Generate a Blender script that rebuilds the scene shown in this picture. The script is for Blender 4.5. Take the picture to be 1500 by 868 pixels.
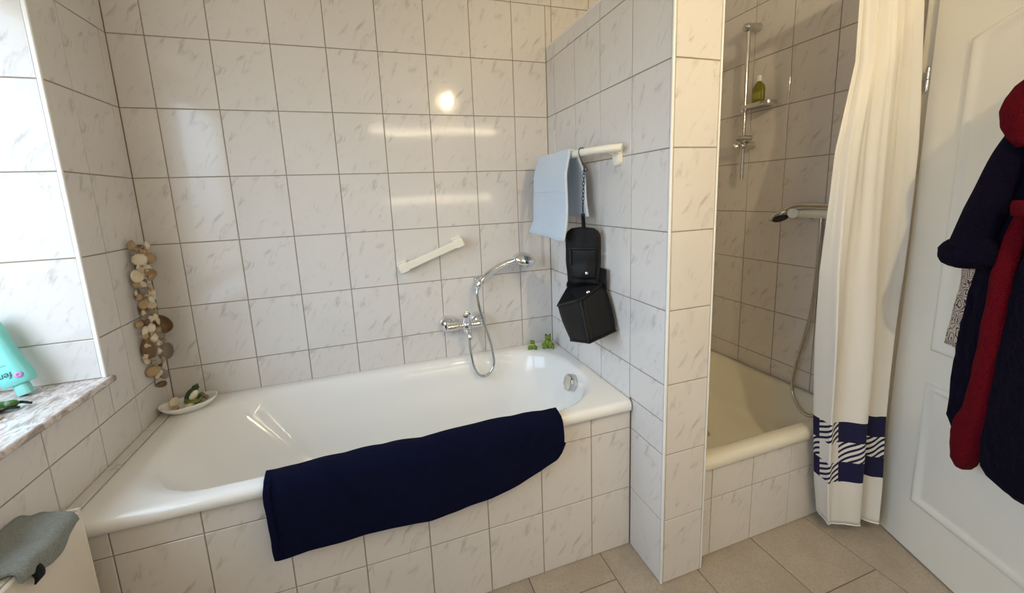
import bpy, bmesh, math, random
from mathutils import Vector, Matrix, noise

random.seed(7)
for o in list(bpy.data.objects):
    bpy.data.objects.remove(o, do_unlink=True)
scene = bpy.context.scene
COL = scene.collection
V = Vector

# ------------------------------------------------------------------ camera
cam_d = bpy.data.cameras.new('camera')
cam = bpy.data.objects.new('camera', cam_d)
COL.objects.link(cam)
cam_d.sensor_width = 36.0
cam_d.lens = 595.07 / 1500 * 36
cam_d.shift_x = 3.58 / 1500
cam_d.shift_y = -46.88 / 1500
cam_d.clip_start = 0.02
yaw, pitch, roll = 0.3182, 0.1646, -0.0410
fwd = V((math.sin(yaw) * math.cos(pitch), math.cos(yaw) * math.cos(pitch), -math.sin(pitch)))
rgt = V((math.cos(yaw), -math.sin(yaw), 0))
upv = rgt.cross(fwd)
r2 = rgt * math.cos(roll) + upv * math.sin(roll)
u2 = -rgt * math.sin(roll) + upv * math.cos(roll)
rot = Matrix((r2, u2, -fwd)).transposed()
cam.matrix_world = Matrix.Translation((0.7183, -1.8993, 1.3761)) @ rot.to_4x4()
scene.camera = cam

# ------------------------------------------------------------------ view
vs = scene.view_settings
vs.view_transform = 'Standard'
vs.look = 'None'
vs.gamma = 1.0
vs.use_curve_mapping = False
vs.exposure = 0.0

# ------------------------------------------------------------------ world (bright hazy sky above, paler ground below)
SKY = 6.6
world = bpy.data.worlds.new('sky')
scene.world = world
world.use_nodes = True
nt = world.node_tree
nt.nodes.clear()
wo = nt.nodes.new('ShaderNodeOutputWorld')
bg = nt.nodes.new('ShaderNodeBackground')
tc = nt.nodes.new('ShaderNodeTexCoord')
sx = nt.nodes.new('ShaderNodeSeparateXYZ')
mr = nt.nodes.new('ShaderNodeMapRange')
mx = nt.nodes.new('ShaderNodeMix')
mx.data_type = 'RGBA'
nt.links.new(tc.outputs['Generated'], sx.inputs[0])
nt.links.new(sx.outputs['Z'], mr.inputs['Value'])
mr.inputs['From Min'].default_value = -0.08
mr.inputs['From Max'].default_value = 0.12
mx.inputs[6].default_value = (0.30, 0.30, 0.27, 1)
mx.inputs[7].default_value = (0.64, 0.81, 1.0, 1)
nt.links.new(mr.outputs[0], mx.inputs[0])
nt.links.new(mx.outputs[2], bg.inputs['Color'])
bg.inputs['Strength'].default_value = SKY
nt.links.new(bg.outputs[0], wo.inputs[0])

# window opening (in the left wall) : portal that guides the sky light
WY0, WY1, WZ0, WZ1 = -2.25, -0.365, 0.874, 2.16
pd = bpy.data.lights.new('window_daylight', 'AREA')
pd.shape = 'RECTANGLE'
pd.size = WZ1 - WZ0
pd.size_y = WY1 - WY0
pd.cycles.is_portal = True
po = bpy.data.objects.new('window_daylight', pd)
COL.objects.link(po)
po.location = (-0.46, (WY0 + WY1) / 2, (WZ0 + WZ1) / 2)
po.rotation_euler = (0, -math.pi / 2, 0)

LAMP = 1.2        # strength factor of the warm lamps (built further down with their fixtures)

# ------------------------------------------------------------------ materials
def srgb(r, g, b):
    f = lambda c: c / 12.92 if c <= 0.04045 else ((c + 0.055) / 1.055) ** 2.4
    return (f(r / 255), f(g / 255), f(b / 255), 1)

class NT:
    def __init__(s, name):
        s.m = bpy.data.materials.new(name)
        s.m.use_nodes = True
        s.t = s.m.node_tree
        s.b = s.t.nodes['Principled BSDF']
    def n(s, typ, **kw):
        nd = s.t.nodes.new(typ)
        for k, v in kw.items():
            setattr(nd, k, v)
        return nd
    def l(s, a, b):
        s.t.links.new(a, b)
    def math(s, op, a, b=None, c=None):
        nd = s.n('ShaderNodeMath', operation=op)
        for i, v in enumerate((a, b, c)):
            if v is None: continue
            if isinstance(v, (int, float)): nd.inputs[i].default_value = v
            else: s.l(v, nd.inputs[i])
        return nd.outputs[0]
    def mix(s, f, a, b, blend='MIX'):
        nd = s.n('ShaderNodeMix', data_type='RGBA', blend_type=blend)
        for i, v in ((0, f), (6, a), (7, b)):
            if isinstance(v, (int, float)): nd.inputs[i].default_value = v
            elif isinstance(v, tuple): nd.inputs[i].default_value = v
            else: s.l(v, nd.inputs[i])
        return nd.outputs[2]
    def ramp(s, f, p0, p1, smooth=True):
        nd = s.n('ShaderNodeMapRange', interpolation_type='SMOOTHSTEP' if smooth else 'LINEAR')
        s.l(f, nd.inputs[0])
        nd.inputs[1].default_value = p0
        nd.inputs[2].default_value = p1
        return nd.outputs[0]
    def noise(s, vec, scale, detail=3, rough=0.5, dist=0.0):
        nd = s.n('ShaderNodeTexNoise')
        nd.inputs['Scale'].default_value = scale
        nd.inputs['Detail'].default_value = detail
        nd.inputs['Roughness'].default_value = rough
        nd.inputs['Distortion'].default_value = dist
        if vec is not None: s.l(vec, nd.inputs['Vector'])
        return nd.outputs['Fac']
    def obj(s):
        return s.n('ShaderNodeTexCoord').outputs['Object']
    def bump(s, h, strength=0.3, dist=0.002):
        nd = s.n('ShaderNodeBump')
        nd.inputs['Strength'].default_value = strength
        nd.inputs['Distance'].default_value = dist
        s.l(h, nd.inputs['Height'])
        s.l(nd.outputs[0], s.b.inputs['Normal'])
    def set(s, **kw):
        for k, v in kw.items():
            s.b.inputs[k.replace('_', ' ')].default_value = v
        return s

def plain(name, col, rough=0.4, metal=0.0, var=0.06, scale=40, bump=0.0, **kw):
    t = NT(name)
    t.set(Roughness=rough, Metallic=metal, **kw)
    f = t.noise(t.obj(), scale, 3)
    dark = tuple(c * (1 - var) for c in col[:3]) + (1,)
    lite = tuple(min(1, c * (1 + var)) for c in col[:3]) + (1,)
    t.l(t.mix(f, dark, lite), t.b.inputs['Base Color'])
    if bump: t.bump(f, bump, 0.002)
    return t.m

def tile_material(name, base, vein, rough, vein_amt=0.55, angle=0.55):
    """glazed tile with short grey diagonal flecks; every tile is shifted by its own random number"""
    t = NT(name)
    t.set(Roughness=rough, IOR=1.5)
    oi = t.n('ShaderNodeObjectInfo')
    rnd = t.math('FLOOR', t.math('MULTIPLY', oi.outputs['Random'], 7.0))
    comb = t.n('ShaderNodeCombineXYZ')
    t.l(t.math('MULTIPLY', rnd, 3.71), comb.inputs[0])
    t.l(t.math('MULTIPLY', rnd, 9.13), comb.inputs[1])
    add = t.n('ShaderNodeVectorMath', operation='ADD')
    t.l(t.obj(), add.inputs[0]); t.l(comb.outputs[0], add.inputs[1])
    mp = t.n('ShaderNodeMapping')
    mp.inputs['Rotation'].default_value = (0, 0, angle)
    t.l(add.outputs[0], mp.inputs['Vector'])
    mp2 = t.n('ShaderNodeMapping')
    mp2.inputs['Scale'].default_value = (2.2, 0.80, 1)
    t.l(mp.outputs[0], mp2.inputs['Vector'])
    mp = mp2
    a = t.noise(mp.outputs[0], 14, 5, 0.62, 0.6)
    b = t.noise(mp.outputs[0], 55, 4, 0.6, 0.3)
    c = t.noise(add.outputs[0], 11, 2, 0.5)
    f1 = t.math('MULTIPLY', t.ramp(a, 0.52, 0.74), t.ramp(c, 0.38, 0.58))
    f2 = t.math('MULTIPLY', t.ramp(b, 0.55, 0.78), t.ramp(a, 0.45, 0.65))
    f = t.math('MINIMUM', t.math('MULTIPLY', t.math('ADD', f1, t.math('MULTIPLY', f2, 0.6)), vein_amt), 1.0)
    soft = t.noise(add.outputs[0], 7, 2, 0.5)
    b2 = tuple(x * 0.965 for x in base[:3]) + (1,)
    t.l(t.mix(f, t.mix(soft, base, b2), vein), t.b.inputs['Base Color'])
    wav = t.noise(add.outputs[0], 28, 1, 0.4)
    t.bump(wav, 0.05, 0.004)
    return t.m

TILE = tile_material('wall_tile_glaze', srgb(223, 218, 214), srgb(158, 152, 146), 0.09)
def floor_material():
    t = NT('floor_tile_stone')
    t.set(Roughness=0.55)
    oi = t.n('ShaderNodeObjectInfo')
    add = t.n('ShaderNodeVectorMath', operation='ADD')
    t.l(t.obj(), add.inputs[0]); t.l(oi.outputs['Random'], add.inputs[1])
    a = t.noise(add.outputs[0], 6, 6, 0.65)
    b = t.noise(add.outputs[0], 120, 2, 0.6)
    c0 = t.mix(t.ramp(a, 0.3, 0.7), srgb(168, 155, 138), srgb(182, 170, 153))
    c1 = t.mix(t.math('MULTIPLY', t.ramp(b, 0.4, 0.75), 0.5), c0, srgb(150, 136, 118))
    dk = t.mix(oi.outputs['Random'], (0.93, 0.93, 0.93, 1), (1, 1, 1, 1))
    t.l(t.mix(1.0, c1, dk, 'MULTIPLY'), t.b.inputs['Base Color'])
    t.bump(b, 0.15, 0.001)
    return t.m
FLOOR = floor_material()
GROUT = plain('grout', srgb(150, 136, 120), 0.9, var=0.12, scale=90)
GROUT_F = plain('floor_grout', srgb(120, 106, 90), 0.9, var=0.12, scale=90)
PLASTER = plain('white_plaster', srgb(236, 230, 220), 0.9, var=0.02)
CEIL = plain('ceiling_paint', srgb(238, 230, 214), 0.9, var=0.02)
TRIM = plain('tile_edge_trim', srgb(240, 238, 232), 0.25, var=0.02)
ENAMEL = plain('white_enamel', srgb(240, 238, 234), 0.07, var=0.012, scale=6)
TRAY = plain('cream_enamel', srgb(232, 226, 208), 0.12, var=0.012, scale=6)
PLASTIC = plain('white_plastic', srgb(240, 236, 222), 0.3, var=0.02)
CHROME = plain('chrome', (0.80, 0.80, 0.81, 1), 0.06, 1.0, var=0.02)
CHROME_D = plain('worn_chrome', (0.62, 0.61, 0.59, 1), 0.16, 1.0, var=0.08)
STEEL_D = plain('dark_gap', srgb(30, 28, 28), 0.6, var=0.1)
BRASS = plain('brass', srgb(190, 150, 70), 0.22, 1.0, var=0.08)
LACQUER = plain('white_lacquer', srgb(236, 232, 222), 0.35, var=0.012, scale=12)
RADMAT = plain('radiator_enamel', srgb(232, 224, 212), 0.4, var=0.012, scale=15)
BLACKF = plain('black_nylon', srgb(13, 13, 15), 0.62, var=0.35, scale=220, bump=0.25, Specular_IOR_Level=0.25)
BLACKM = plain('black_mesh', srgb(20, 20, 23), 0.5, var=0.4, scale=500, bump=0.3, Specular_IOR_Level=0.25)
WIRE = plain('black_wire', srgb(24, 26, 32), 0.35, var=0.1)
def terry(name, col, var=0.3, scale=420, bump=0.7, dist=0.004, sheen=0.4):
    t = NT(name)
    t.set(Roughness=0.95)
    t.b.inputs['Specular IOR Level'].default_value = 0.12
    try: t.set(Sheen_Weight=sheen, Sheen_Roughness=0.5)
    except Exception: pass
    o = t.obj()
    f = t.noise(o, scale, 3, 0.7)
    g = t.noise(o, 14, 3, 0.5)
    lo = tuple(c * (1 - var) for c in col[:3]) + (1,)
    hi = tuple(min(1, c * (1 + var)) for c in col[:3]) + (1,)
    t.l(t.mix(t.math('MULTIPLY_ADD', f, 0.7, t.math('MULTIPLY', g, 0.3)), lo, hi), t.b.inputs['Base Color'])
    t.bump(f, bump, dist)
    return t.m
NAVY = terry('navy_terry', srgb(11, 14, 44), sheen=0.0, scale=260, dist=0.008, bump=1.0)
NAVY_R = terry('navy_robe_fleece', srgb(15, 10, 34), scale=170, dist=0.012, bump=1.0, sheen=0.0)
RED_R = terry('burgundy_robe_fleece', srgb(108, 9, 26), scale=170, dist=0.012, bump=1.0, sheen=0.0)
BLUE = terry('light_blue_terry', srgb(216, 230, 246), var=0.04, bump=0.8, scale=260, dist=0.006)
SAGE = terry('grey_green_terry', srgb(150, 158, 154), var=0.35, bump=1.0, scale=200, dist=0.010)

CURT_SHIFT = 0.048
def curtain_material():
    """white cloth with a printed navy check band near the hem; u = metres along the cloth, v = height"""
    t = NT('curtain_cloth')
    t.set(Roughness=0.75)
    uv = t.n('ShaderNodeUVMap', uv_map='UVMap')
    sp = t.n('ShaderNodeSeparateXYZ')
    t.l(uv.outputs[0], sp.inputs[0])
    u, v = sp.outputs[0], sp.outputs[1]
    P = 0.165
    z0, z1, z2, z3 = 0.245, 0.328, 0.411, 0.494
    cu = t.math('FRACT', t.math('DIVIDE', t.math('ADD', u, CURT_SHIFT), P))
    colA = t.math('LESS_THAN', cu, 0.50)
    colB = t.math('SUBTRACT', 1.0, colA)
    inb = t.math('MULTIPLY', t.math('GREATER_THAN', v, z0), t.math('LESS_THAN', v, z3))
    mid = t.math('MULTIPLY', t.math('GREATER_THAN', v, z1), t.math('LESS_THAN', v, z2))
    outer = t.math('SUBTRACT', 1.0, mid)
    diag = t.math('LESS_THAN', t.math('FRACT', t.math('DIVIDE', t.math('SUBTRACT', v, t.math('MULTIPLY', u, 0.80)), 0.0225)), 0.46)
    solid = t.math('MULTIPLY', outer, colA)
    striped = t.math('MULTIPLY', t.math('ADD', t.math('MULTIPLY', outer, colB), t.math('MULTIPLY', mid, colA)), diag)
    ink = t.math('MULTIPLY', inb, t.math('MINIMUM', t.math('ADD', solid, striped), 1.0))
    t.l(t.mix(ink, srgb(243, 240, 235), srgb(20, 18, 66)), t.b.inputs['Base Color'])
    tr = t.n('ShaderNodeBsdfTranslucent')
    t.l(t.mix(ink, srgb(243, 236, 222), srgb(20, 18, 66)), tr.inputs[0])
    ms = t.n('ShaderNodeMixShader')
    ms.inputs[0].default_value = 0.22
    t.l(t.b.outputs[0], ms.inputs[1]); t.l(tr.outputs[0], ms.inputs[2])
    t.l(ms.outputs[0], t.t.nodes['Material Output'].inputs[0])
    return t.m
CURTAIN = curtain_material()

def paisley_material():
    t = NT('paisley_cotton')
    t.set(Roughness=0.85)
    o = t.obj()
    dis = t.n('ShaderNodeTexNoise'); dis.inputs['Scale'].default_value = 22
    t.l(o, dis.inputs['Vector'])
    ad = t.n('ShaderNodeVectorMath', operation='MULTIPLY_ADD')
    t.l(dis.outputs['Color'], ad.inputs[0]); ad.inputs[1].default_value = (0.05, 0.05, 0.05); t.l(o, ad.inputs[2])
    vo = t.n('ShaderNodeTexVoronoi'); vo.inputs['Scale'].default_value = 24
    t.l(ad.outputs[0], vo.inputs['Vector'])
    d = vo.outputs['Distance']
    rings = t.math('LESS_THAN', t.math('FRACT', t.math('MULTIPLY', d, 6.0)), 0.34)
    red = t.math('MULTIPLY', t.math('GREATER_THAN', d, 0.22), t.math('LESS_THAN', d, 0.36))
    c = t.mix(rings, srgb(196, 184, 172), srgb(66, 54, 62))
    t.l(t.mix(t.math('MULTIPLY', red, rings), c, srgb(130, 34, 44)), t.b.inputs['Base Color'])
    return t.m
PAISLEY = paisley_material()

def marble_material():
    t = NT('sill_marble')
    t.set(Roughness=0.16)
    mp = t.n('ShaderNodeMapping')
    mp.inputs['Rotation'].default_value = (0, 0, 0.5)
    mp.inputs['Scale'].default_value = (2.0, 0.8, 1)
    t.l(t.obj(), mp.inputs['Vector'])
    a = t.noise(mp.outputs[0], 22, 6, 0.62, 1.2)
    b = t.noise(mp.outputs[0], 70, 4, 0.6, 0.5)
    c = t.mix(t.ramp(a, 0.38, 0.66), srgb(226, 216, 210), srgb(168, 150, 140))
    t.l(t.mix(t.math('MULTIPLY', t.ramp(b, 0.5, 0.72), 0.6), c, srgb(140, 122, 112)), t.b.inputs['Base Color'])
    return t.m
MARBLE = marble_material()

def glassy(name, col, rough=0.08, trans=1.0):
    t = NT(name)
    t.set(Roughness=rough, Transmission_Weight=trans, IOR=1.4)
    f = t.noise(t.obj(), 30, 2)
    t.l(t.mix(f, tuple(c * 0.9 for c in col[:3]) + (1,), col), t.b.inputs['Base Color'])
    return t.m

def window_glass():
    m = bpy.data.materials.new('window_glass')
    m.use_nodes = True
    t = m.node_tree
    t.nodes.clear()
    out = t.nodes.new('ShaderNodeOutputMaterial')
    tr = t.nodes.new('ShaderNodeBsdfTransparent')
    gl = t.nodes.new('ShaderNodeBsdfGlossy'); gl.inputs['Roughness'].default_value = 0.02
    mxs = t.nodes.new('ShaderNodeMixShader')
    mxs.inputs[0].default_value = 0.05
    t.links.new(tr.outputs[0], mxs.inputs[1])
    t.links.new(gl.outputs[0], mxs.inputs[2]); t.links.new(mxs.outputs[0], out.inputs[0])
    return m
GLASS = window_glass()

def emitter(name, col, strength):
    m = bpy.data.materials.new(name)
    m.use_nodes = True
    t = m.node_tree
    t.nodes.clear()
    out = t.nodes.new('ShaderNodeOutputMaterial')
    em = t.nodes.new('ShaderNodeEmission')
    em.inputs[0].default_value = col
    em.inputs[1].default_value = strength
    t.links.new(em.outputs[0], out.inputs[0])
    return m

# ------------------------------------------------------------------ mesh helpers
class MB:
    def __init__(s):
        s.v, s.f = [], []
    def add(s, verts, faces):
        n = len(s.v)
        s.v += [V(p) for p in verts]
        s.f += [tuple(i + n for i in f) for f in faces]
        return s
    def box(s, lo, hi):
        x0, y0, z0 = lo; x1, y1, z1 = hi
        vs_ = [(x0, y0, z0), (x1, y0, z0), (x1, y1, z0), (x0, y1, z0), (x0, y0, z1), (x1, y0, z1), (x1, y1, z1), (x0, y1, z1)]
        return s.add(vs_, [(0, 3, 2, 1), (4, 5, 6, 7), (0, 1, 5, 4), (1, 2, 6, 5), (2, 3, 7, 6), (3, 0, 4, 7)])
    def loops(s, rings, cap0=True, cap1=True, closed=True):
        n = len(rings[0]); b = len(s.v)
        for r in rings: s.v += [V(p) for p in r]
        m = n if closed else n - 1
        for i in range(len(rings) - 1):
            for j in range(m):
                k = (j + 1) % n
                s.f.append((b + i * n + j, b + i * n + k, b + (i + 1) * n + k, b + (i + 1) * n + j))
        if closed and cap0: s.f.append(tuple(b + j for j in reversed(range(n))))
        if closed and cap1: s.f.append(tuple(b + (len(rings) - 1) * n + j for j in range(n)))
        return s
    def tube(s, pts, rad, seg=12, caps=True):
        pts = [V(p) for p in pts]
        n = len(pts)
        rf = rad if callable(rad) else (lambda t: rad)
        t0 = (pts[1] - pts[0]).normalized()
        ref = V((0, 0, 1)) if abs(t0.z) < 0.9 else V((1, 0, 0))
        u = t0.cross(ref).normalized()
        rings = []
        for i, p in enumerate(pts):
            t = (pts[min(i + 1, n - 1)] - pts[max(i - 1, 0)])
            t = t.normalized() if t.length > 1e-9 else t0
            u = (u - t * u.dot(t)).normalized()
            w = t.cross(u)
            r = rf(i / max(1, n - 1))
            rings.append([p + (u * math.cos(a) + w * math.sin(a)) * r for a in [2 * math.pi * k / seg for k in range(seg)]])
        return s.loops(rings, caps, caps)
    def lathe(s, o, axis, prof, seg=24):
        """prof: (distance along axis, radius)"""
        o, ax = V(o), V(axis).normalized()
        ref = V((0, 0, 1)) if abs(ax.z) < 0.9 else V((1, 0, 0))
        u = ax.cross(ref).normalized(); w = ax.cross(u)
        rings = [[o + ax * h + (u * math.cos(a) + w * math.sin(a)) * max(r, 1e-5) for a in [2 * math.pi * k / seg for k in range(seg)]] for h, r in prof]
        return s.loops(rings)
    def ell(s, c, r, rotm=None, seg=16, rows=10):
        c = V(c); rings = []
        for i in range(rows + 1):
            a = math.pi * i / rows
            ring = []
            for k in range(seg):
                b = 2 * math.pi * k / seg
                sa = max(math.sin(a), 0.002)
                p = V((r[0] * sa * math.cos(b), r[1] * sa * math.sin(b), -r[2] * math.cos(a)))
                if rotm is not None: p = rotm @ p
                ring.append(c + p)
            rings.append(ring)
        return s.loops(rings)
    def grid(s, nu, nv, fn):
        b = len(s.v)
        for j in range(nv + 1):
            for i in range(nu + 1):
                s.v.append(V(fn(i / nu, j / nv)))
        for j in range(nv):
            for i in range(nu):
                a = b + j * (nu + 1) + i
                s.f.append((a, a + 1, a + nu + 2, a + nu + 1))
        return s
    def build(s, name, mat, parent=None, smooth=True, bevel=0, seg=2, solid=0, offset=0, sub=0, angle=40):
        me = bpy.data.meshes.new(name)
        me.from_pydata([tuple(p) for p in s.v], [], s.f)
        me.update()
        bm = bmesh.new(); bm.from_mesh(me)
        bmesh.ops.recalc_face_normals(bm, faces=bm.faces)
        bm.to_mesh(me); bm.free()
        o = bpy.data.objects.new(name, me)
        COL.objects.link(o)
        if mat: me.materials.append(mat)
        if smooth:
            me.polygons.foreach_set('use_smooth', [True] * len(me.polygons))
        if bevel:
            m = o.modifiers.new('bevel', 'BEVEL'); m.width = bevel; m.segments = seg; m.limit_method = 'ANGLE'; m.angle_limit = math.radians(35)
        if solid:
            m = o.modifiers.new('solid', 'SOLIDIFY'); m.thickness = solid; m.offset = offset
        if sub:
            m = o.modifiers.new('sub', 'SUBSURF'); m.levels = sub; m.render_levels = sub
        if smooth and angle < 180:
            sh = smooth_by_angle(me, math.radians(angle))
        if parent is not None: adopt(o, parent)
        return o

def smooth_by_angle(me, ang):
    bm = bmesh.new(); bm.from_mesh(me)
    for e in bm.edges:
        if len(e.link_faces) == 2 and e.calc_face_angle(0) > ang:
            e.smooth = False
    bm.to_mesh(me); bm.free()

def world_loc(o):
    l = V(o.location)
    p = o.parent
    while p is not None:
        l = l + V(p.location) if not p.get('_pi') else l
        p = p.parent
    return l

def adopt(o, parent):
    """parent an object whose mesh is written in world coordinates (every parent here is only translated)"""
    o.parent = parent
    o.location = V(o.location) - V(parent.get('_w', (0, 0, 0)))
    o['_w'] = tuple(V(parent.get('_w', (0, 0, 0))) + V(o.location))

def tag(o, label=None, cat=None, group=None, kind=None):
    if label: o['label'] = label
    if cat: o['category'] = cat
    if group: o['group'] = group
    if kind: o['kind'] = kind
    return o

def thing(name, loc, label, cat, group=None):
    o = bpy.data.objects.new(name, None)
    o.empty_display_size = 0.05
    COL.objects.link(o)
    o.location = loc
    o['_w'] = tuple(loc)
    return tag(o, label, cat, group)

def struct(o):
    o['kind'] = 'structure'
    return o

def catmull(pts, n=8):
    pts = [V(p) for p in pts]
    P = [pts[0] * 2 - pts[1]] + pts + [pts[-1] * 2 - pts[-2]]
    out = []
    for i in range(1, len(P) - 2):
        a, b, c, d = P[i - 1:i + 3]
        for k in range(n):
            t = k / n
            out.append(0.5 * ((2 * b) + (c - a) * t + (2 * a - 5 * b + 4 * c - d) * t * t + (-a + 3 * b - 3 * c + d) * t ** 3))
    out.append(pts[-1])
    return out

def lerp_table(tab, x):
    """tab rows (x, a, b, ...) ; linear interpolation with smoothing"""
    if x <= tab[0][0]: return tab[0][1:]
    for r0, r1 in zip(tab, tab[1:]):
        if x <= r1[0]:
            t = (x - r0[0]) / (r1[0] - r0[0])
            return tuple(a + (b - a) * t for a, b in zip(r0[1:], r1[1:]))
    return tab[-1][1:]

def remeshed(name, mb, mat, parent, voxel, smooth_it=4):
    """several overlapping lumps fused into one continuous skin"""
    o = mb.build(name, mat, None, smooth=True, angle=180)
    m = o.modifiers.new('r', 'REMESH'); m.mode = 'VOXEL'; m.voxel_size = voxel; m.use_smooth_shade = True
    s = o.modifiers.new('s', 'SMOOTH'); s.iterations = smooth_it; s.factor = 0.5
    dg = bpy.context.evaluated_depsgraph_get()
    me = bpy.data.meshes.new_from_object(o.evaluated_get(dg))
    me.name = name
    o.modifiers.clear()
    o.data = me
    if not me.materials: me.materials.append(mat)
    me.polygons.foreach_set('use_smooth', [True] * len(me.polygons))
    adopt(o, parent)
    return o

# ------------------------------------------------------------------ tiles
_tile_cache = {}
def tile_mesh(w, h, d, mat, cham=0.0012):
    key = (round(w, 4), round(h, 4), d, mat.name)
    if key in _tile_cache: return _tile_cache[key]
    a, b = w / 2, h / 2
    def ring(x, y, z): return [(-x, -y, z), (x, -y, z), (x, y, z), (-x, y, z)]
    vs_ = ring(a, b, -d) + ring(a, b, -cham) + ring(a - cham, b - cham, 0)
    fs = []
    for k in (0, 4):
        for j in range(4):
            i = (j + 1) % 4
            fs.append((k + j, k + i, k + 4 + i, k + 4 + j))
    fs.append((8, 9, 10, 11))
    me = bpy.data.meshes.new('tile')
    me.from_pydata(vs_, [], fs)
    me.materials.append(mat)
    _tile_cache[key] = me
    return me

def tile_rect(parent, name, O, U, W, u0, u1, w0, w1, ulines, wlines, mat=TILE, gap=0.0032, depth=0.007, tilt=0.0016):
    """tiles of one rectangle; U and W are the in-plane axes, their cross product faces the room"""
    O, U, W = V(O), V(U), V(W)
    N = U.cross(W)
    us = [u0] + sorted(x for x in ulines if u0 + 0.004 < x < u1 - 0.004) + [u1]
    ws = [w0] + sorted(x for x in wlines if w0 + 0.004 < x < w1 - 0.004) + [w1]
    base = Matrix((U, W, N)).transposed().to_4x4()
    for a, b in zip(us, us[1:]):
        for c, d in zip(ws, ws[1:]):
            me = tile_mesh(b - a - gap, d - c - gap, depth, mat)
            o = bpy.data.objects.new(name, me)
            COL.objects.link(o)
            p = O + U * (a + b) / 2 + W * (c + d) / 2
            tl = Matrix.Rotation(random.gauss(0, tilt), 4, 'X') @ Matrix.Rotation(random.gauss(0, tilt), 4, 'Y')
            o.matrix_world = Matrix.Translation(p) @ base @ tl
            o.parent = parent

X0, X1, X2, X3 = -0.111, 1.569, 1.747, 2.600      # window wall, partition faces, shower / door wall
PEND = -0.882                                      # free end of the partition
YB = -2.62                                         # rear wall behind the camera
HC = 2.52
G = 0.002                                          # grout sits this far behind the tile faces
ROWS = [0.25 * i for i in range(0, 11)]
TUBZ = 0.616
TRAYZ = 0.412

# ------------------------------------------------------------------ setting
floor = struct(MB().box((X0 - 0.4, YB - 0.1, -0.12), (X3 + 0.15, 0.1, -G)).build('floor', GROUT_F, smooth=False))
fx = [1.140 + 0.296 * k for k in range(-5, 6)]
cols_ = [X0] + [x for x in fx if X0 + .02 < x < X3] + [X3 + 0.12]
for i, (a, b) in enumerate(zip(cols_, cols_[1:])):
    k = round((a - 1.140) / 0.296) if i else round((b - 1.140) / 0.296) - 1
    off = -0.808 if k % 2 == 0 else -1.104
    ys = [off - 0.592 * j for j in range(-1, 5)]
    tile_rect(floor, 'floor_tile', (0, 0, 0), (1, 0, 0), (0, 1, 0), a, b, YB, -0.60, [], ys, FLOOR, gap=0.004, depth=0.008, tilt=0.0004)

wall_back = struct(MB().box((X0 - 0.4, G, -0.05), (X3 + 0.2, 0.12, HC)).build('wall_back', GROUT, smooth=False))
bl = [0.2 * i for i in range(-1, 14)]
BA = ((0, 0, 0), (1, 0, 0), (0, 0, 1))
tile_rect(wall_back, 'wall_tile', *BA, X0, X1, TUBZ - 0.008, 2.0, bl, ROWS)
tile_rect(wall_back, 'wall_tile', *BA, X0, X1, 2.0, 2.25, bl, ROWS)
tile_rect(wall_back, 'wall_tile', *BA, X1, X3, 2.066, 2.25, bl, ROWS)
tile_rect(wall_back, 'wall_tile', *BA, X0, X3, 2.25, HC, bl, ROWS)
tile_rect(wall_back, 'wall_tile', *BA, X2, X3, TRAYZ + .004, 2.066, bl, ROWS)

# window wall with its opening
wl = MB()
wl.box((X0 - 0.36, WY1 + 0.008, -0.05), (X0 - G, 0.05, HC))
wl.box((X0 - 0.36, YB, -0.05), (X0 - G, WY0, HC))
wl.box((X0 - 0.36, WY0, -0.05), (X0 - G, WY1 + 0.008, WZ0 - 0.022))
wl.box((X0 - 0.36, WY0, WZ1), (X0 - G, WY1 + 0.008, HC))
wall_left = struct(wl.build('wall_left', GROUT, smooth=False))
ll = [-0.04 - 0.2 * i for i in range(0, 14)]
# plane axes: U = +y , W = +z  -> normal +x
LA = ((X0, 0, 0), (0, 1, 0), (0, 0, 1))
tile_rect(wall_left, 'wall_tile', *LA, WY1 + 0.004, 0.0, 0.75, HC, ll, ROWS)
tile_rect(wall_left, 'wall_tile', *LA, -0.64, 0.0, TUBZ - 0.004, 0.75, ll, ROWS)
tile_rect(wall_left, 'wall_tile', *LA, WY0, WY1 + 0.004, WZ1, HC, ll, ROWS)
tile_rect(wall_left, 'wall_tile', *LA, -0.64, WY1 + 0.004, 0.75, WZ0 - 0.024, ll, ROWS)
tile_rect(wall_left, 'wall_tile', *LA, WY0, -0.64, 0.0, WZ0 - 0.024, ll, ROWS)
tile_rect(wall_left, 'wall_tile', *LA, YB, WY0, 0.0, HC, ll, ROWS)
# far jamb (faces the camera), near jamb and lintel of the window recess
tile_rect(wall_left, 'reveal_tile', (0, WY1, 0), (1, 0, 0), (0, 0, 1), -0.455, X0 - 0.010, WZ0, WZ1, [-0.325], ROWS)
MB().box((X0 - 0.36, WY1, WZ0 - .02), (X0 - 0.004, WY1 + 0.02, WZ1)).build('reveal_backing', GROUT, wall_left, smooth=False).location.y += 0.0022
tile_rect(wall_left, 'reveal_tile', (0, WY0, 0), (-1, 0, 0), (0, 0, 1), -(X0 - 0.010), 0.455, WZ0, WZ1, [0.325], ROWS)
tile_rect(wall_left, 'reveal_tile', (0, 0, WZ1), (1, 0, 0), (0, -1, 0), -0.455, X0 - 0.01, -WY1, -WY0, [], [0.565 + 0.2 * i for i in range(9)])

def trim_bar(name, lo, hi, parent, bev=0.003):
    return MB().box(lo, hi).build(name, TRIM, parent, bevel=bev, seg=3)
t1 = struct(trim_bar('trim_1', (X0 - 0.011, WY1 - 0.002, WZ0), (X0 + 0.0015, WY1 + 0.006, WZ1), None))
# marble sill
sill = struct(MB().box((-0.44, WY0 - 0.03, WZ0 - 0.021), (X0 + 0.016, WY1 + 0.022, WZ0)).build('window_sill', MARBLE, None, bevel=0.007, seg=3))
sill['label'] = 'mottled marble window sill'
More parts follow.
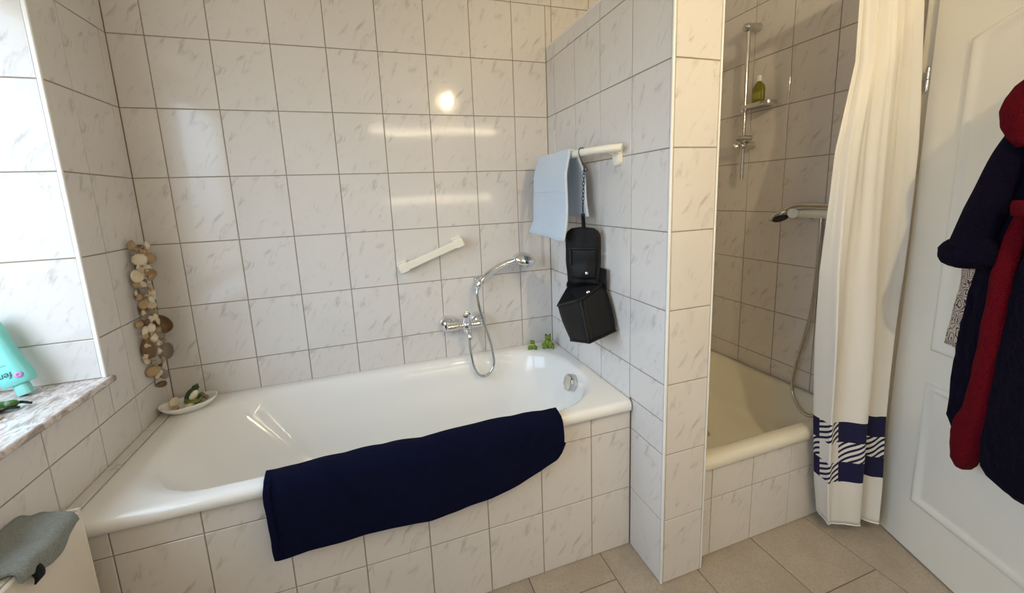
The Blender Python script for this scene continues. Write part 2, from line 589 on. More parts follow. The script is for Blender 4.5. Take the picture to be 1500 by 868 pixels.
# window frame and glass
wfr = MB()
FXa, FXb = -0.462, -0.405
wfr.box((FXa, WY1 - 0.055, WZ0), (FXb, WY1 - 0.001, WZ1)); wfr.box((FXa, WY0 + 0.001, WZ0), (FXb, WY0 + 0.06, WZ1))
wfr.box((FXa, WY0 + 0.06, WZ0), (FXb, WY1 - 0.055, WZ0 + 0.06)); wfr.box((FXa, WY0 + 0.06, WZ1 - 0.06), (FXb, WY1 - 0.055, WZ1))
wfr.box((FXa, -1.335, WZ0 + 0.06), (FXb, -1.265, WZ1 - 0.06))
window_1 = struct(wfr.build('window_1', PLASTIC, None, smooth=False))
for ya, yb in ((WY0 + 0.058, -1.333), (-1.267, WY1 - 0.053)):
    MB().box((-0.440, ya, WZ0 + 0.058), (-0.436, yb, WZ1 - 0.058)).build('pane', GLASS, window_1, smooth=False)

# partition between bath and shower
part = struct(MB().box((X1 + G, PEND + G, -0.05), (X2 - G, 0.0, 2.062)).build('wall_partition', GROUT, smooth=False))
pl = [-0.686 + 0.2 * i for i in range(0, 4)]
# left face: normal -x : U = -y , W = +z
tile_rect(part, 'wall_tile', (X1, 0, 0), (0, -1, 0), (0, 0, 1), 0.0, 0.686, TUBZ - .008, 2.066, [-y for y in pl], ROWS)
tile_rect(part, 'wall_tile', (X1, 0, 0), (0, -1, 0), (0, 0, 1), 0.686, -PEND - 0.008, TUBZ + .004, 2.066, [-y for y in pl], ROWS)
tile_rect(part, 'wall_tile', (X1, 0, 0), (0, -1, 0), (0, 0, 1), 0.697, -PEND - 0.008, 0.0, 0.5, [], ROWS)
tile_rect(part, 'wall_tile', (X1, 0, 0), (0, -1, 0), (0, 0, 1), 0.697, -PEND - 0.008, 0.5, TUBZ + .004, [], [])
tile_rect(part, 'wall_tile', (0, PEND, 0), (1, 0, 0), (0, 0, 1), X1 + 0.008, X2 - 0.006, 0.0, 2.066, [], ROWS)
tile_rect(part, 'wall_tile', (X2, 0, 0), (0, 1, 0), (0, 0, 1), PEND + 0.006, 0.0, TRAYZ - .008, 2.066, [-0.235, -0.435, -0.635], ROWS)
tile_rect(part, 'wall_tile', (X2, 0, 0), (0, 1, 0), (0, 0, 1), PEND + 0.006, -0.848, 0.0, TRAYZ + .003, [], ROWS)
tile_rect(part, 'wall_tile', (0, 0, 2.064), (1, 0, 0), (0, 1, 0), X1 + 0.006, X2 - 0.006, PEND + 0.006, 0, [], pl)
trim_bar('edge_trim', (X1 - 0.0015, PEND - 0.0015, 0.0), (X1 + 0.0075, PEND + 0.0075, 2.066), part)
trim_bar('edge_trim', (X2 - 0.0055, PEND - 0.0015, 0.0), (X2 + 0.0015, PEND + 0.0055, 2.066), part)
trim_bar('edge_trim', (X1 - 0.0015, PEND, 2.060), (X1 + 0.0055, 0.0, 2.0675), part)
trim_bar('edge_trim', (X2 - 0.0055, PEND, 2.060), (X2 + 0.0015, 0.0, 2.0675), part)

# right wall: tiled up to the door frame, door opening, rest
DY0, DY1, DZ = -1.86, -0.925, 2.06
wr = MB()
wr.box((X3 + G, DY1, -0.05), (X3 + 0.12, 0.05, HC))
wr.box((X3 + G, YB, -0.05), (X3 + 0.12, DY0, HC))
wr.box((X3 + G, DY0, DZ), (X3 + 0.12, DY1, HC))
wall_right = struct(wr.build('wall_right', GROUT, smooth=False))
# normal -x : U=-y , W=+z
RA = ((X3, 0, 0), (0, -1, 0), (0, 0, 1))
rl = [0.035 + 0.2 * i for i in range(0, 14)]
tile_rect(wall_right, 'wall_tile', *RA, 0, 0.835, TRAYZ - .008, HC, rl, ROWS)
tile_rect(wall_right, 'wall_tile', *RA, 0.835, -DY1, 0.0, HC, rl, ROWS)
tile_rect(wall_right, 'wall_tile', *RA, -DY1, -DY0, DZ + 0.06, HC, rl, ROWS)
tile_rect(wall_right, 'wall_tile', *RA, -DY0, -YB, 0, HC, rl, ROWS)
wall_rear = struct(MB().box((X0 - 0.4, YB - 0.12, -0.05), (X3 + 0.2, YB, HC)).build('wall_rear', PLASTER, smooth=False))
ceiling = struct(MB().box((X0 - 0.4, YB - 0.12, HC), (X3 + 1.2, 0.12, HC + 0.1)).build('ceiling', CEIL, smooth=False))
# dim hallway behind the door so that the gap does not open to the sky
hall = MB()
hall.box((X3 + 1.1, YB - 0.12, -0.12), (X3 + 1.2, 0.12, HC)); hall.box((X3 + 0.12, YB - 0.12, -0.12), (X3 + 1.2, YB, HC))
hall.box((X3 + 0.2, 0.02, -0.12), (X3 + 1.2, 0.12, HC)); hall.box((X3 + 0.15, YB, -0.12), (X3 + 1.2, 0.02, -0.004))
struct(hall.build('wall_hall', PLASTER, smooth=False))

# door frame
dfm = MB()
dfm.box((X3 - 0.016, DY1 - 0.042, 0.0), (X3 + 0.002, DY1 - 0.001, DZ + 0.05))
dfm.box((X3 + 0.002, DY1 - 0.036, 0.0), (X3 + 0.13, DY1 - 0.001, DZ))
dfm.box((X3 - 0.016, DY0, 0.0), (X3 + 0.13, DY0 + 0.03, DZ))
dfm.box((X3 - 0.016, DY0 - 0.05, 0.0), (X3 - 0.002, DY0, DZ + 0.05))
dfm.box((X3 - 0.016, DY0, DZ), (X3 + 0.002, DY1 - .004, DZ + 0.05))
trim_2 = struct(dfm.build('trim_2', LACQUER, None, bevel=0.003))

# ------------------------------------------------------------------ door leaf, ajar into the room
dd = V((-0.359, -0.933, 0)).normalized()
dn = V((-dd.y * -1, 0, 0))
dn = V((dd.y, -dd.x, 0))                       # faces the room (-x side)
DO = V((2.573, -0.944, 0.0))
def D(s, z, off=0.0):
    return DO + dd * s + dn * off + V((0, 0, z))
DOORW, DOORH = 0.86, 2.0
def door_build():
    # face with two raised-and-sunken panels; upper one has a gently arched head
    def inside(s, z, m):
        lo = (0.150 + m < s < 0.710 - m) and (0.200 + m < z < 0.672 - m)
        top = 1.80 + 0.075 * math.sin(math.pi * min(max((s - 0.15) / 0.56, 0), 1)) - m
        hi = (0.150 + m < s < 0.710 - m) and (0.790 + m < z < top)
        return lo or hi
    b = MB()
    b.loops([[D(0.026, 0.006, -0.04), D(DOORW, 0.006, -0.04), D(DOORW, DOORH, -0.04), D(0.026, DOORH, -0.04)],
             [D(0.026, 0.006, 0), D(DOORW, 0.006, 0), D(DOORW, DOORH, 0), D(0.026, DOORH, 0)]])
    door = struct(b.build('door_1', LACQUER, None, smooth=False))
    door['label'] = 'white panelled bathroom door standing ajar'
    def panel(z0, z1, arch):
        def outline(m, off):
            pts = []
            s0, s1 = 0.150 + m, 0.710 - m
            pts += [D(s0, z0 + m, off), D(s1, z0 + m, off)]
            n = 14
            for k in range(n + 1):
                t = 1 - k / n
                s = s0 + (s1 - s0) * t
                pts.append(D(s, z1 - m + arch * math.sin(math.pi * t), off))
            return pts
        mb = MB()
        prof = [(0.0, 0.0005), (0.004, 0.007), (0.012, 0.009), (0.020, 0.006), (0.026, 0.0012), (0.040, 0.0012), (0.052, 0.003), (0.075, 0.0055)]
        mb.loops([outline(m, o) for m, o in prof], cap0=False)
        mb.build('door_panel', LACQUER, door, smooth=True, angle=50)
    panel(0.205, 0.672, 0.0)
    panel(0.790, 1.800, 0.06)
    return door
door = door_build()
hg = MB()
hx = D(0.021, 0, 0.006)
for z0, z1 in ((1.676, 1.712), (1.715, 1.752)):
    hg.lathe(hx + V((0, 0, z0)), (0, 0, 1), [(0, 0.0065), (z1 - z0, 0.0065)], 14)
hg.lathe(hx + V((0, 0, 1.752)), (0, 0, 1), [(0, 0.0065), (0.003, 0.005), (0.006, 0.003)], 14)
hg.box(tuple(hx + V((-0.004, -0.001, 1.712))), tuple(hx + V((0.012, 0.012, 1.715))))
hg.build('hinge', CHROME_D, door)
hp = MB(); hp.lathe(D(DOORW - 0.07, 1.03, 0), dn, [(0, .02), (.012, .02), (.012, .009), (.05, .009)], 16)
hp.tube([D(DOORW - 0.07, 1.03, .045), D(DOORW - .12, 1.03, .047), D(DOORW - .19, 1.03, .045)], .009)
hp.build('door_handle', CHROME, door)

# ------------------------------------------------------------------ bathtub
def rrect(x0, x1, y0, y1, rads, z, n=10):
    """rounded rectangle, counter-clockwise; rads for corners (x0y0, x1y0, x1y1, x0y1) as (rx, ry)"""
    pts = []
    cs = [(x0, y0, 1, 1, math.pi), (x1, y0, -1, 1, 1.5 * math.pi), (x1, y1, -1, -1, 0), (x0, y1, 1, -1, 0.5 * math.pi)]
    for (cx, cy, sx_, sy_, a0), (rx, ry) in zip(cs, rads):
        for k in range(n + 1):
            a = a0 + 0.5 * math.pi * k / n
            pts.append(V((cx + sx_ * rx + rx * math.cos(a), cy + sy_ * ry + ry * math.sin(a), z)))
    # straight runs get extra points so that successive rings bend evenly
    out = []
    for i, p in enumerate(pts):
        q_ = pts[(i + 1) % len(pts)]
        out.append(p)
        if i % (n + 1) == n:
            for k in range(1, 12):
                out.append(p.lerp(q_, k / 12))
    return out

tub = thing('bathtub', (0.75, -0.35, 0.0), 'white enamel bathtub built in behind a tiled apron', 'bathtub')
TX0, TX1, TY0, TY1 = -0.073, 1.566, -0.714, -0.002
rings = []
small = [(0.012, 0.012)] * 4
rings.append(rrect(TX0, TX1, TY0 + 0.006, TY1, small, TUBZ - 0.038))
rings.append(rrect(TX0, TX1, TY0, TY1, small, TUBZ - 0.034))
rings.append(rrect(TX0, TX1, TY0, TY1, small, TUBZ - 0.016))
rings.append(rrect(TX0, TX1, TY0 + 0.004, TY1, small, TUBZ - 0.006))
rings.append(rrect(TX0, TX1, TY0 + 0.012, TY1, small, TUBZ - 0.001))
rings.append(rrect(TX0 + 0.004, TX1 - 0.004, TY0 + 0.022, TY1 - 0.004, small, TUBZ))
def ro(a, b): return [(a, a * 0.95), (b, b), (b, b), (a, a * 0.95)]
rings.append(rrect(-0.040, 1.528, -0.676, -0.036, ro(0.24, 0.25), TUBZ))
rings.append(rrect(-0.024, 1.520, -0.668, -0.044, ro(0.24, 0.25), TUBZ - 0.0015))
rings.append(rrect(-0.004, 1.512, -0.659, -0.053, ro(0.24, 0.25), TUBZ - 0.007))
rings.append(rrect(0.020, 1.505, -0.650, -0.062, ro(0.24, 0.25), TUBZ - 0.022))
rings.append(rrect(0.060, 1.492, -0.638, -0.076, ro(0.22, 0.25), TUBZ - 0.075))
rings.append(rrect(0.135, 1.468, -0.622, -0.094, ro(0.22, 0.24), TUBZ - 0.165))
rings.append(rrect(0.220, 1.440, -0.604, -0.114, ro(0.21, 0.23), TUBZ - 0.265))
rings.append(rrect(0.300, 1.410, -0.584, -0.134, ro(0.20, 0.21), TUBZ - 0.345))
rings.append(rrect(0.360, 1.375, -0.560, -0.158, ro(0.18, 0.19), TUBZ - 0.388))
rings.append(rrect(0.430, 1.320, -0.520, -0.198, ro(0.14, 0.15), TUBZ - 0.408))
rings.append(rrect(0.560, 1.220, -0.440, -0.278, ro(0.07, 0.07), TUBZ - 0.414))
MB().loops(rings, cap0=False).build('tub_shell', ENAMEL, tub, angle=180)
# overflow knob on the foot end
ov = MB()
ovc = V((1.498, -0.378, 0.553)); ova = V((-0.97, 0, 0.24)).normalized()
ov.lathe(ovc, ova, [(-0.008, 0.030), (0.004, 0.030), (0.006, 0.036), (0.012, 0.0375), (0.030, 0.0375), (0.034, 0.036), (0.036, 0.032), (0.034, 0.028), (0.034, 0.001)], 40)
ov.build('overflow_knob', CHROME_D, tub)
dr = MB(); dr.lathe((1.26, -0.36, TUBZ - 0.4145), (0, 0, 1), [(0, 0.03), (0.002, 0.03), (0.003, 0.026), (0.001, 0.02), (0.004, 0.001)], 28)
dr.build('drain', CHROME, tub)
# tiled apron under the tub
apron = struct(MB().box((-0.085, -0.694 + G, -0.02), (X1, -0.66, TUBZ - 0.04)).build('wall_bath_apron', GROUT, smooth=False))
tile_rect(apron, 'apron_tile', (0, -0.694, 0), (1, 0, 0), (0, 0, 1), -0.085, X1, 0.0, TUBZ - 0.041, [0.0025 + 0.2 * i for i in range(0, 9)], [0.25, 0.5])
# narrow tiled ledge between window wall and tub
ledge = struct(MB().box((X0, -0.694, 0.0), (-0.078, 0.0, TUBZ - 0.004)).build('trim_3', GROUT, smooth=False))
tile_rect(ledge, 'ledge_tile', (0, 0, TUBZ + 0.003), (1, 0, 0), (0, 1, 0), X0 + 0.001, -0.0745, -0.70, 0.0, [], [-0.04, -0.24, -0.44, -0.64], gap=0.0025)

# ------------------------------------------------------------------ shower tray
tray = thing('shower_tray', (2.17, -0.42, 0.0), 'cream shower tray raised on a tiled step', 'shower tray')
SX0, SX1, SY0, SY1 = X2 + 0.002, X3 - 0.002, -0.858, -0.002
rg = []
sm = [(0.012, 0.012)] * 4
rg.append(rrect(SX0, SX1, SY0 + 0.005, SY1, sm, TRAYZ - 0.046))
rg.append(rrect(SX0, SX1, SY0, SY1, sm, TRAYZ - 0.040))
rg.append(rrect(SX0, SX1, SY0, SY1, sm, TRAYZ - 0.018))
rg.append(rrect(SX0, SX1, SY0 + 0.006, SY1, sm, TRAYZ - 0.006))
rg.append(rrect(SX0, SX1, SY0 + 0.018, SY1, sm, TRAYZ))
R4 = [(0.09, 0.09)] * 4
rg.append(rrect(SX0 + 0.030, SX1 - 0.030, SY0 + 0.050, SY1 - 0.030, R4, TRAYZ))
rg.append(rrect(SX0 + 0.038, SX1 - 0.038, SY0 + 0.058, SY1 - 0.038, R4, TRAYZ - 0.006))
rg.append(rrect(SX0 + 0.046, SX1 - 0.046, SY0 + 0.066, SY1 - 0.046, R4, TRAYZ - 0.03))
rg.append(rrect(SX0 + 0.085, SX1 - 0.085, SY0 + 0.105, SY1 - 0.085, R4, TRAYZ - 0.20))
rg.append(rrect(SX0 + 0.12, SX1 - 0.12, SY0 + 0.14, SY1 - 0.12, R4, TRAYZ - 0.225))
rg.append(rrect(SX0 + 0.26, SX1 - 0.26, SY0 + 0.28, SY1 - 0.26, [(0.05, 0.05)] * 4, TRAYZ - 0.232))
MB().loops(rg, cap0=False).build('tray_shell', TRAY, tray, angle=180)
MB().lathe((2.17, -0.42, TRAYZ - 0.233), (0, 0, 1), [(0, .045), (.003, .045), (.005, .038), (.003, .03), (.006, .001)], 28).build('drain', CHROME, tray)
step = struct(MB().box((X2, -0.845 + G, -0.02), (X3, -0.81, TRAYZ - 0.045)).build('wall_shower_step', GROUT, smooth=False))
tile_rect(step, 'apron_tile', (0, -0.845, 0), (1, 0, 0), (0, 0, 1), X2 + .002, X3, 0.0, TRAYZ - 0.048, [1.820, 2.020, 2.220, 2.420], [0.238])

# ------------------------------------------------------------------ navy towel over the tub edge
def towel_over_rim():
    root = thing('bath_towel', (0.82, -0.72, 0.40), 'navy blue terry towel draped over the edge of the bathtub', 'towel')
    hem = [(0.362, 0.402), (0.372, 0.400), (0.45, 0.404), (0.60, 0.402), (0.80, 0.396), (1.00, 0.412), (1.10, 0.430), (1.18, 0.455), (1.24, 0.482), (1.262, 0.510), (1.272, 0.54)]
    def fn(u, v):
        # along the rim x ; across the rim arc length
        x = 0.364 + (1.272 - 0.364) * u
        zb = lerp_table(hem, x)[0]
        path = [V((x, -0.628, TUBZ - 0.115)), V((x, -0.645, TUBZ - 0.03)), V((x, -0.658, TUBZ + 0.004)), V((x, -0.674, TUBZ + 0.012)), V((x, -0.694, TUBZ + 0.012)),
                V((x, -0.714, TUBZ + 0.006)), V((x, -0.726, TUBZ - 0.012)), V((x, -0.731, TUBZ - 0.04)), V((x, -0.733, TUBZ - 0.09)), V((x, -0.735, zb))]
        L = [0]
        for a, b in zip(path, path[1:]): L.append(L[-1] + (b - a).length)
        d = v * L[-1]
        for i in range(len(L) - 1):
            if d <= L[i + 1] + 1e-9:
                t = (d - L[i]) / (L[i + 1] - L[i]); p = path[i].lerp(path[i + 1], t); break
        drop = max(0.0, v - 0.42) / 0.58
        w = noise.noise(V((x * 5.5, v * 1.2, 3.1))) * 0.012 + noise.noise(V((x * 14, v * 3, 8.0))) * 0.004
        p.y -= drop * (0.008 + w)
        if v < 0.45:                             # inside half bunches up a little
            p.y += noise.noise(V((x * 7, 2.2, v))) * 0.012
            p.z += abs(noise.noise(V((x * 6, 5.2, 0)))) * 0.012
        # a pulled crease running down from the rim
        cr = math.exp(-((x - (0.505 + 0.16 * drop)) / 0.016) ** 2) * (1 - drop) * (v > 0.35)
        p.y -= cr * 0.008; p.z += cr * 0.006
        # slanted left end and rounded right end
        p.x += 0.010 * drop * (1 - u) + 0.006 * noise.noise(V((0, v * 6, 1)))
        return p
    mb = MB().grid(110, 60, fn)
    mb.build('towel_cloth', NAVY, root, solid=0.006, offset=1, angle=180)
    # stitched border strip along the left end
    st = MB().grid(2, 50, lambda u, v: fn(0.012 + 0.010 * u, 0.30 + 0.69 * v) + V((0, -0.0075 if v > 0.25 else -0.004, 0.0055 * (1 - v))))
    st.build('border_seam', NAVY, root, solid=0.001, angle=180)
    hm = MB().tube([fn(k / 60, 0.995) + V((0, -0.003, 0.002)) for k in range(61)], 0.0042, 8)
    hm.build('hem', NAVY, root, angle=180)
towel_over_rim()

# ------------------------------------------------------------------ tub mixer tap
mx_ = thing('bath_mixer_tap', (1.09, -0.06, 0.74), 'chrome single lever bath mixer with two domed wall rosettes', 'tap')
for x in (1.012, 1.166):
    MB().lathe((x, 0.0, 0.787), (0, -1, 0), [(0.0, 0.040), (0.008, 0.041), (0.022, 0.039), (0.036, 0.032), (0.046, 0.022), (0.050, 0.018), (0.060, 0.018)], 36).build('rosette', CHROME, mx_)
b = MB().tube([(1.000, -0.064, 0.784), (1.004, -0.064, 0.784), (1.02, -0.064, 0.784), (1.045, -0.064, 0.784), (1.06, -0.064, 0.784), (1.09, -0.064, 0.784), (1.12, -0.064, 0.784), (1.135, -0.064, 0.784), (1.16, -0.064, 0.784), (1.174, -0.064, 0.784), (1.178, -0.064, 0.784)],
              lambda t: 0.012 if t in (0.0, 1.0) else (0.0185 if t < 0.35 or t > 0.65 else 0.015), 24)
b.build('body', CHROME, mx_)
MB().lathe((1.096, -0.074, 0.748), (-0.06, -0.12, 1), [(0, 0.014), (0.004, 0.018), (0.030, 0.0225), (0.050, 0.0225), (0.056, 0.018)], 28).build('cartridge', CHROME, mx_)
lv = MB().tube(catmull([(1.093, -0.078, 0.800), (1.092, -0.084, 0.820), (1.091, -0.092, 0.836), (1.090, -0.104, 0.846), (1.090, -0.118, 0.848)], 6), lambda t: (0.0195 - 0.004 * t) if t < 0.96 else 0.009, 20)
lv.build('lever', CHROME, mx_)
sp_ = MB().tube(catmull([(1.096, -0.080, 0.766), (1.097, -0.100, 0.756), (1.098, -0.116, 0.744), (1.099, -0.120, 0.730)], 6), lambda t: 0.0155 - 0.003 * t, 20)
sp_.build('spout', CHROME, mx_)
MB().lathe((1.102, -0.078, 0.765), (0, 0, -1), [(0, 0.012), (0.03, 0.012), (0.032, 0.0095), (0.046, 0.0095), (0.05, 0.008)], 20).build('hose_nipple', CHROME, mx_)

def ribbed_hose(pts, r, parent, mat, n=12, pitch=0.0035):
    pth = catmull(pts, n)
    # resample evenly
    L = [0]
    for a, b in zip(pth, pth[1:]): L.append(L[-1] + (b - a).length)
    tot = L[-1]; k = int(tot / (pitch / 2)); out = []; j = 0
    for i in range(k + 1):
        d = tot * i / k
        while j < len(L) - 2 and L[j + 1] < d: j += 1
        t = (d - L[j]) / max(1e-9, L[j + 1] - L[j])
        out.append(pth[j].lerp(pth[j + 1], min(1, t)))
    cnt = len(out)
    return MB().tube(out, lambda t: r * (1.0 if int(round(t * (cnt - 1))) % 2 else 0.86), 10).build('hose', mat, parent, angle=180)

hs = thing('hand_shower', (1.17, -0.05, 0.985), 'chrome hand shower on a metal hose above the bathtub', 'hand shower')
ribbed_hose([(1.102, -0.078, 0.722), (1.101, -0.084, 0.690), (1.104, -0.094, 0.640), (1.112, -0.102, 0.588), (1.130, -0.106, 0.548), (1.158, -0.106, 0.532), (1.190, -0.104, 0.546), (1.212, -0.100, 0.588),
             (1.208, -0.094, 0.650), (1.195, -0.090, 0.715), (1.178, -0.088, 0.775), (1.165, -0.088, 0.830), (1.154, -0.086, 0.885), (1.150, -0.082, 0.935), (1.158, -0.076, 0.962)], 0.0068, hs, CHROME_D)
MB().lathe((1.152, -0.078, 0.956), (0.62, 0.02, 0.78), [(0, 0.009), (0.002, 0.0115), (0.030, 0.0125), (0.034, 0.010)], 20).build('hose_nut', CHROME, hs)
hd = catmull([(1.172, -0.072, 0.982), (1.205, -0.074, 1.014), (1.250, -0.079, 1.044), (1.300, -0.086, 1.066), (1.345, -0.092, 1.076)], 8)
MB().tube(hd, lambda t: 0.0125 + 0.004 * math.sin(t * 3.1), 18).build('handle', CHROME, hs, angle=180)
hm_ = Matrix.Rotation(math.radians(14), 3, 'Y') @ Matrix.Rotation(math.radians(24), 3, 'X')
MB().ell((1.385, -0.100, 1.080), (0.056, 0.046, 0.030), hm_, 28, 16).build('spray_head', CHROME, hs, angle=180)
ax = hm_ @ V((0, 0, -1))
MB().lathe(V((1.385, -0.100, 1.080)) + ax * 0.013, ax, [(0, 0.041), (0.006, 0.041), (0.010, 0.037), (0.012, 0.030), (0.013, 0.001)], 32).build('spray_plate', CHROME_D, hs)
wh = thing('shower_holder', (1.165, 0.0, 0.98), 'small chrome wall holder gripping the bath hand shower', 'holder')
MB().lathe((1.172, 0.0, 0.985), (0, -1, 0), [(0, 0.017), (0.004, 0.017), (0.010, 0.013), (0.014, 0.009), (0.050, 0.009)], 24).build('wall_mount', CHROME, wh)
MB().lathe((1.160, -0.074, 0.968), (0.62, 0.0, 0.78), [(0.0, 0.0155), (0.002, 0.0168), (0.030, 0.0178), (0.032, 0.017), (0.032, 0.0135), (0, 0.0125)], 24).build('socket', CHROME, wh)

# ------------------------------------------------------------------ white slanted grab bar on the tiles
gb = thing('grab_bar', (0.96, -0.02, 1.12), 'white plastic grab bar mounted at a slant on the tiled wall', 'grab bar')
A_, B_ = V((0.832, -0.040, 1.082)), V((1.088, -0.040, 1.176))
ax_ = (B_ - A_).normalized(); up_ = V((0, -1, 0)).cross(ax_).normalized()
def obox(c, ax, by, cz, la, lb, lc):
    vs_ = [c + ax * (a * la) + by * (b * lb) + cz * (d * lc) for a in (-1, 1) for b in (-1, 1) for d in (-1, 1)]
    return vs_, [(0, 1, 3, 2), (4, 6, 7, 5), (0, 4, 5, 1), (2, 3, 7, 6), (0, 2, 6, 4), (1, 5, 7, 3)]
yv = V((0, -1, 0))
m_ = MB(); m_.add(*obox((A_ + B_) / 2 + yv * 0.004, ax_, yv, up_, (B_ - A_).length / 2 - 0.012, 0.0085, 0.0165)); m_.build('bar', PLASTIC, gb, bevel=0.003, seg=3)
for P in (A_, B_):
    m_ = MB(); m_.add(*obox(V((P.x, -0.0265, P.z)), ax_, yv, up_, 0.020, 0.0265, 0.022)); m_.build('end_block', PLASTIC, gb, bevel=0.005, seg=3)
    m_ = MB(); m_.add(*obox(V((P.x, -0.003, P.z)), ax_, yv, up_, 0.024, 0.003, 0.026)); m_.build('base_plate', PLASTIC, gb, bevel=0.002)

# ------------------------------------------------------------------ towel rail on the partition
rail = thing('towel_rail', (1.50, -0.35, 1.52), 'white curved plastic towel rail on the partition wall', 'towel rail')
rp = catmull([(1.548, -0.082, 1.520), (1.500, -0.088, 1.524), (1.478, -0.130, 1.526), (1.474, -0.26, 1.527), (1.474, -0.42, 1.527), (1.478, -0.52, 1.527), (1.494, -0.590, 1.527), (1.520, -0.640, 1.527), (1.546, -0.666, 1.527)], 8)
MB().tube(rp, 0.0135, 20).build('bar', PLASTIC, rail, angle=60)
for yy in (-0.615, -0.100):
    m_ = MB()
    rr = []
    for dx, k in ((0, 1.0), (-0.014, 1.0), (-0.018, 0.9), (-0.020, 0.6)):
        rr.append([V((X1 + dx, yy + 0.019 * k * math.cos(a), 1.497 + 0.029 * k * math.sin(a) * (1.0))) for a in [2 * math.pi * i / 28 for i in range(28)]])
    m_.loops(rr)
    m_.build('wall_bracket', PLASTIC, rail)
    m_ = MB().tube([(X1 - 0.006, yy, 1.508), (X1 - 0.03, yy, 1.520), (X1 - 0.045, yy, 1.526)], 0.012, 14); m_.build('bracket_arm', PLASTIC, rail)

# ------------------------------------------------------------------ light blue towel folded over the rail
def blue_towel():
    root = thing('hand_towel', (1.46, -0.30, 1.20), 'light blue terry hand towel folded over the white rail', 'towel')
    def fn(u, v):
        # v: 0 back hem (near wall) .. top .. 1 front hem ; u: far(0) .. near(1)
        if v < 0.34:
            t = 1 - v / 0.34
            z = 1.541 - 0.255 * t; x = 1.494 + 0.028 * min(1, t * 3) ; side = -1
            y0, y1 = -0.10, -0.425 - 0.045 * t
        elif v < 0.46:
            a = math.pi * (v - 0.34) / 0.12
            z = 1.541 + 0.004 * math.sin(a); x = 1.494 - 0.020 * (1 - math.cos(a)) ; side = 0; t = 0
            y0, y1 = -0.12, -0.43
        else:
            t = (v - 0.46) / 0.54
            z = 1.541 - 0.335 * t - 0.010 * u * t; x = 1.454 - 0.020 * min(1, t * 4) - 0.012 * t; side = 1
            y0, y1 = -0.150 + 0.045 * max(0, (t - 0.82) / 0.18), -0.455 - 0.020 * math.sin(t * 2.6)
        y = y0 + (y1 - y0) * u
        p = V((x, y, z))
        p.x += side * -0.006 * noise.noise(V((u * 3, t * 2, side * 5.0))) * (0.3 + t)
        p.z += 0.004 * noise.noise(V((u * 4, side, 2)))
        if side == 1 and t > 0.8: p.x -= 0.006 * (t - 0.8) / 0.2
        return p
    MB().grid(40, 70, fn).build('towel_cloth', BLUE, root, solid=0.010, offset=0, angle=180)
    for v in (0.975, 0.70):
        MB().tube([fn(k / 30, v) + V((-0.0055, 0, 0)) for k in range(31)], 0.0022, 6).build('woven_border', BLUE, root, angle=180)
    m_ = MB().tube([fn(0.997, k / 60) + V((0, -0.001, 0)) for k in range(61)], 0.0058, 8); m_.build('side_hem', BLUE, root, angle=180)
blue_towel()

# ------------------------------------------------------------------ black toiletry bag hanging on a hook and chain
bag = thing('toiletry_bag', (1.50, -0.48, 0.80), 'black unrolled toiletry bag hanging open by a hook and chain from the rail', 'toiletry bag')
hk = catmull([(1.487, -0.492, 1.512), (1.494, -0.500, 1.535), (1.482, -0.505, 1.545), (1.468, -0.508, 1.541), (1.463, -0.512, 1.525), (1.466, -0.524, 1.500), (1.468, -0.542, 1.480), (1.470, -0.562, 1.463), (1.470, -0.556, 1.459), (1.470, -0.536, 1.458), (1.471, -0.533, 1.462), (1.471, -0.540, 1.473)], 6)
MB().tube(hk, 0.0017, 8).build('hook', WIRE, bag, angle=180)
cz0, cz1 = 1.455, 1.345
for k in range(9):
    z = cz0 - (cz0 - cz1) * k / 8
    yy = -0.535 + 0.010 * k / 8
    pts = []
    for i in range(13):
        a = 2 * math.pi * i / 12
        w_, h_ = 0.0045, 0.0090
        if k % 2: pts.append((1.471 + w_ * math.cos(a), yy, z + h_ * math.sin(a)))
        else: pts.append((1.471, yy + w_ * math.cos(a), z + h_ * math.sin(a)))
    MB().tube(pts, 0.0012, 6).build('chain_link', WIRE, bag, angle=180)
pts = [(1.472 + 0.002 * math.cos(a), -0.522 + 0.0065 * math.cos(a), 1.318 + 0.024 * math.sin(a)) for a in [2 * math.pi * i / 20 for i in range(21)]]
MB().tube(pts, 0.0016, 8).build('snap_ring', WIRE, bag, angle=180)
st = MB().grid(4, 12, lambda u, v: V((1.474 + 0.024 * v + 0.008 * (u - 0.5), -0.518 - 0.012 * (u - 0.5) + 0.036 * v, 1.302 - 0.072 * v)))
st.build('strap', BLACKF, bag, solid=0.005, angle=180)
# upper flap: a padded panel with rounded top, turned slightly to the room
fa, fb = V((1.450, -0.428, 0)), V((1.546, -0.520, 0))
fdir = (fb - fa).normalized(); fl = (fb - fa).length
fn_ = V((fdir.y, -fdir.x, 0))
if fn_.x > 0: fn_ = -fn_
def flap(u, v):
    # v 0 top .. 1 bottom
    z = 1.240 - 0.215 * v
    w = 1.0 - 0.10 * max(0, (v - 0.55) / 0.45) if v > 0.55 else 1.0
    tr = max(0, 1 - v / 0.16)
    w *= math.sqrt(max(0.0, 1 - (tr * 0.8) ** 2.5)) if tr > 0 else 1
    s = 0.5 + (u - 0.5) * w
    p = fa + fdir * (fl * s) + V((0, 0, z - 0.010 * (1 - abs(u - 0.5) * 2) * 0 + (0.012 * (0.5 - abs(u - 0.5)) if v < 0.05 else 0)))
    p += fn_ * (0.010 * math.sin(math.pi * u) + 0.006 * noise.noise(V((u * 4, v * 4, 1))))
    return p
MB().grid(20, 26, flap).build('flap', BLACKF, bag, solid=0.016, offset=0, angle=180)
edge = [flap(0, 1 - k / 20) for k in range(21)] + [flap(k / 20, 0) for k in range(1, 20)] + [flap(1, k / 20) for k in range(21)]
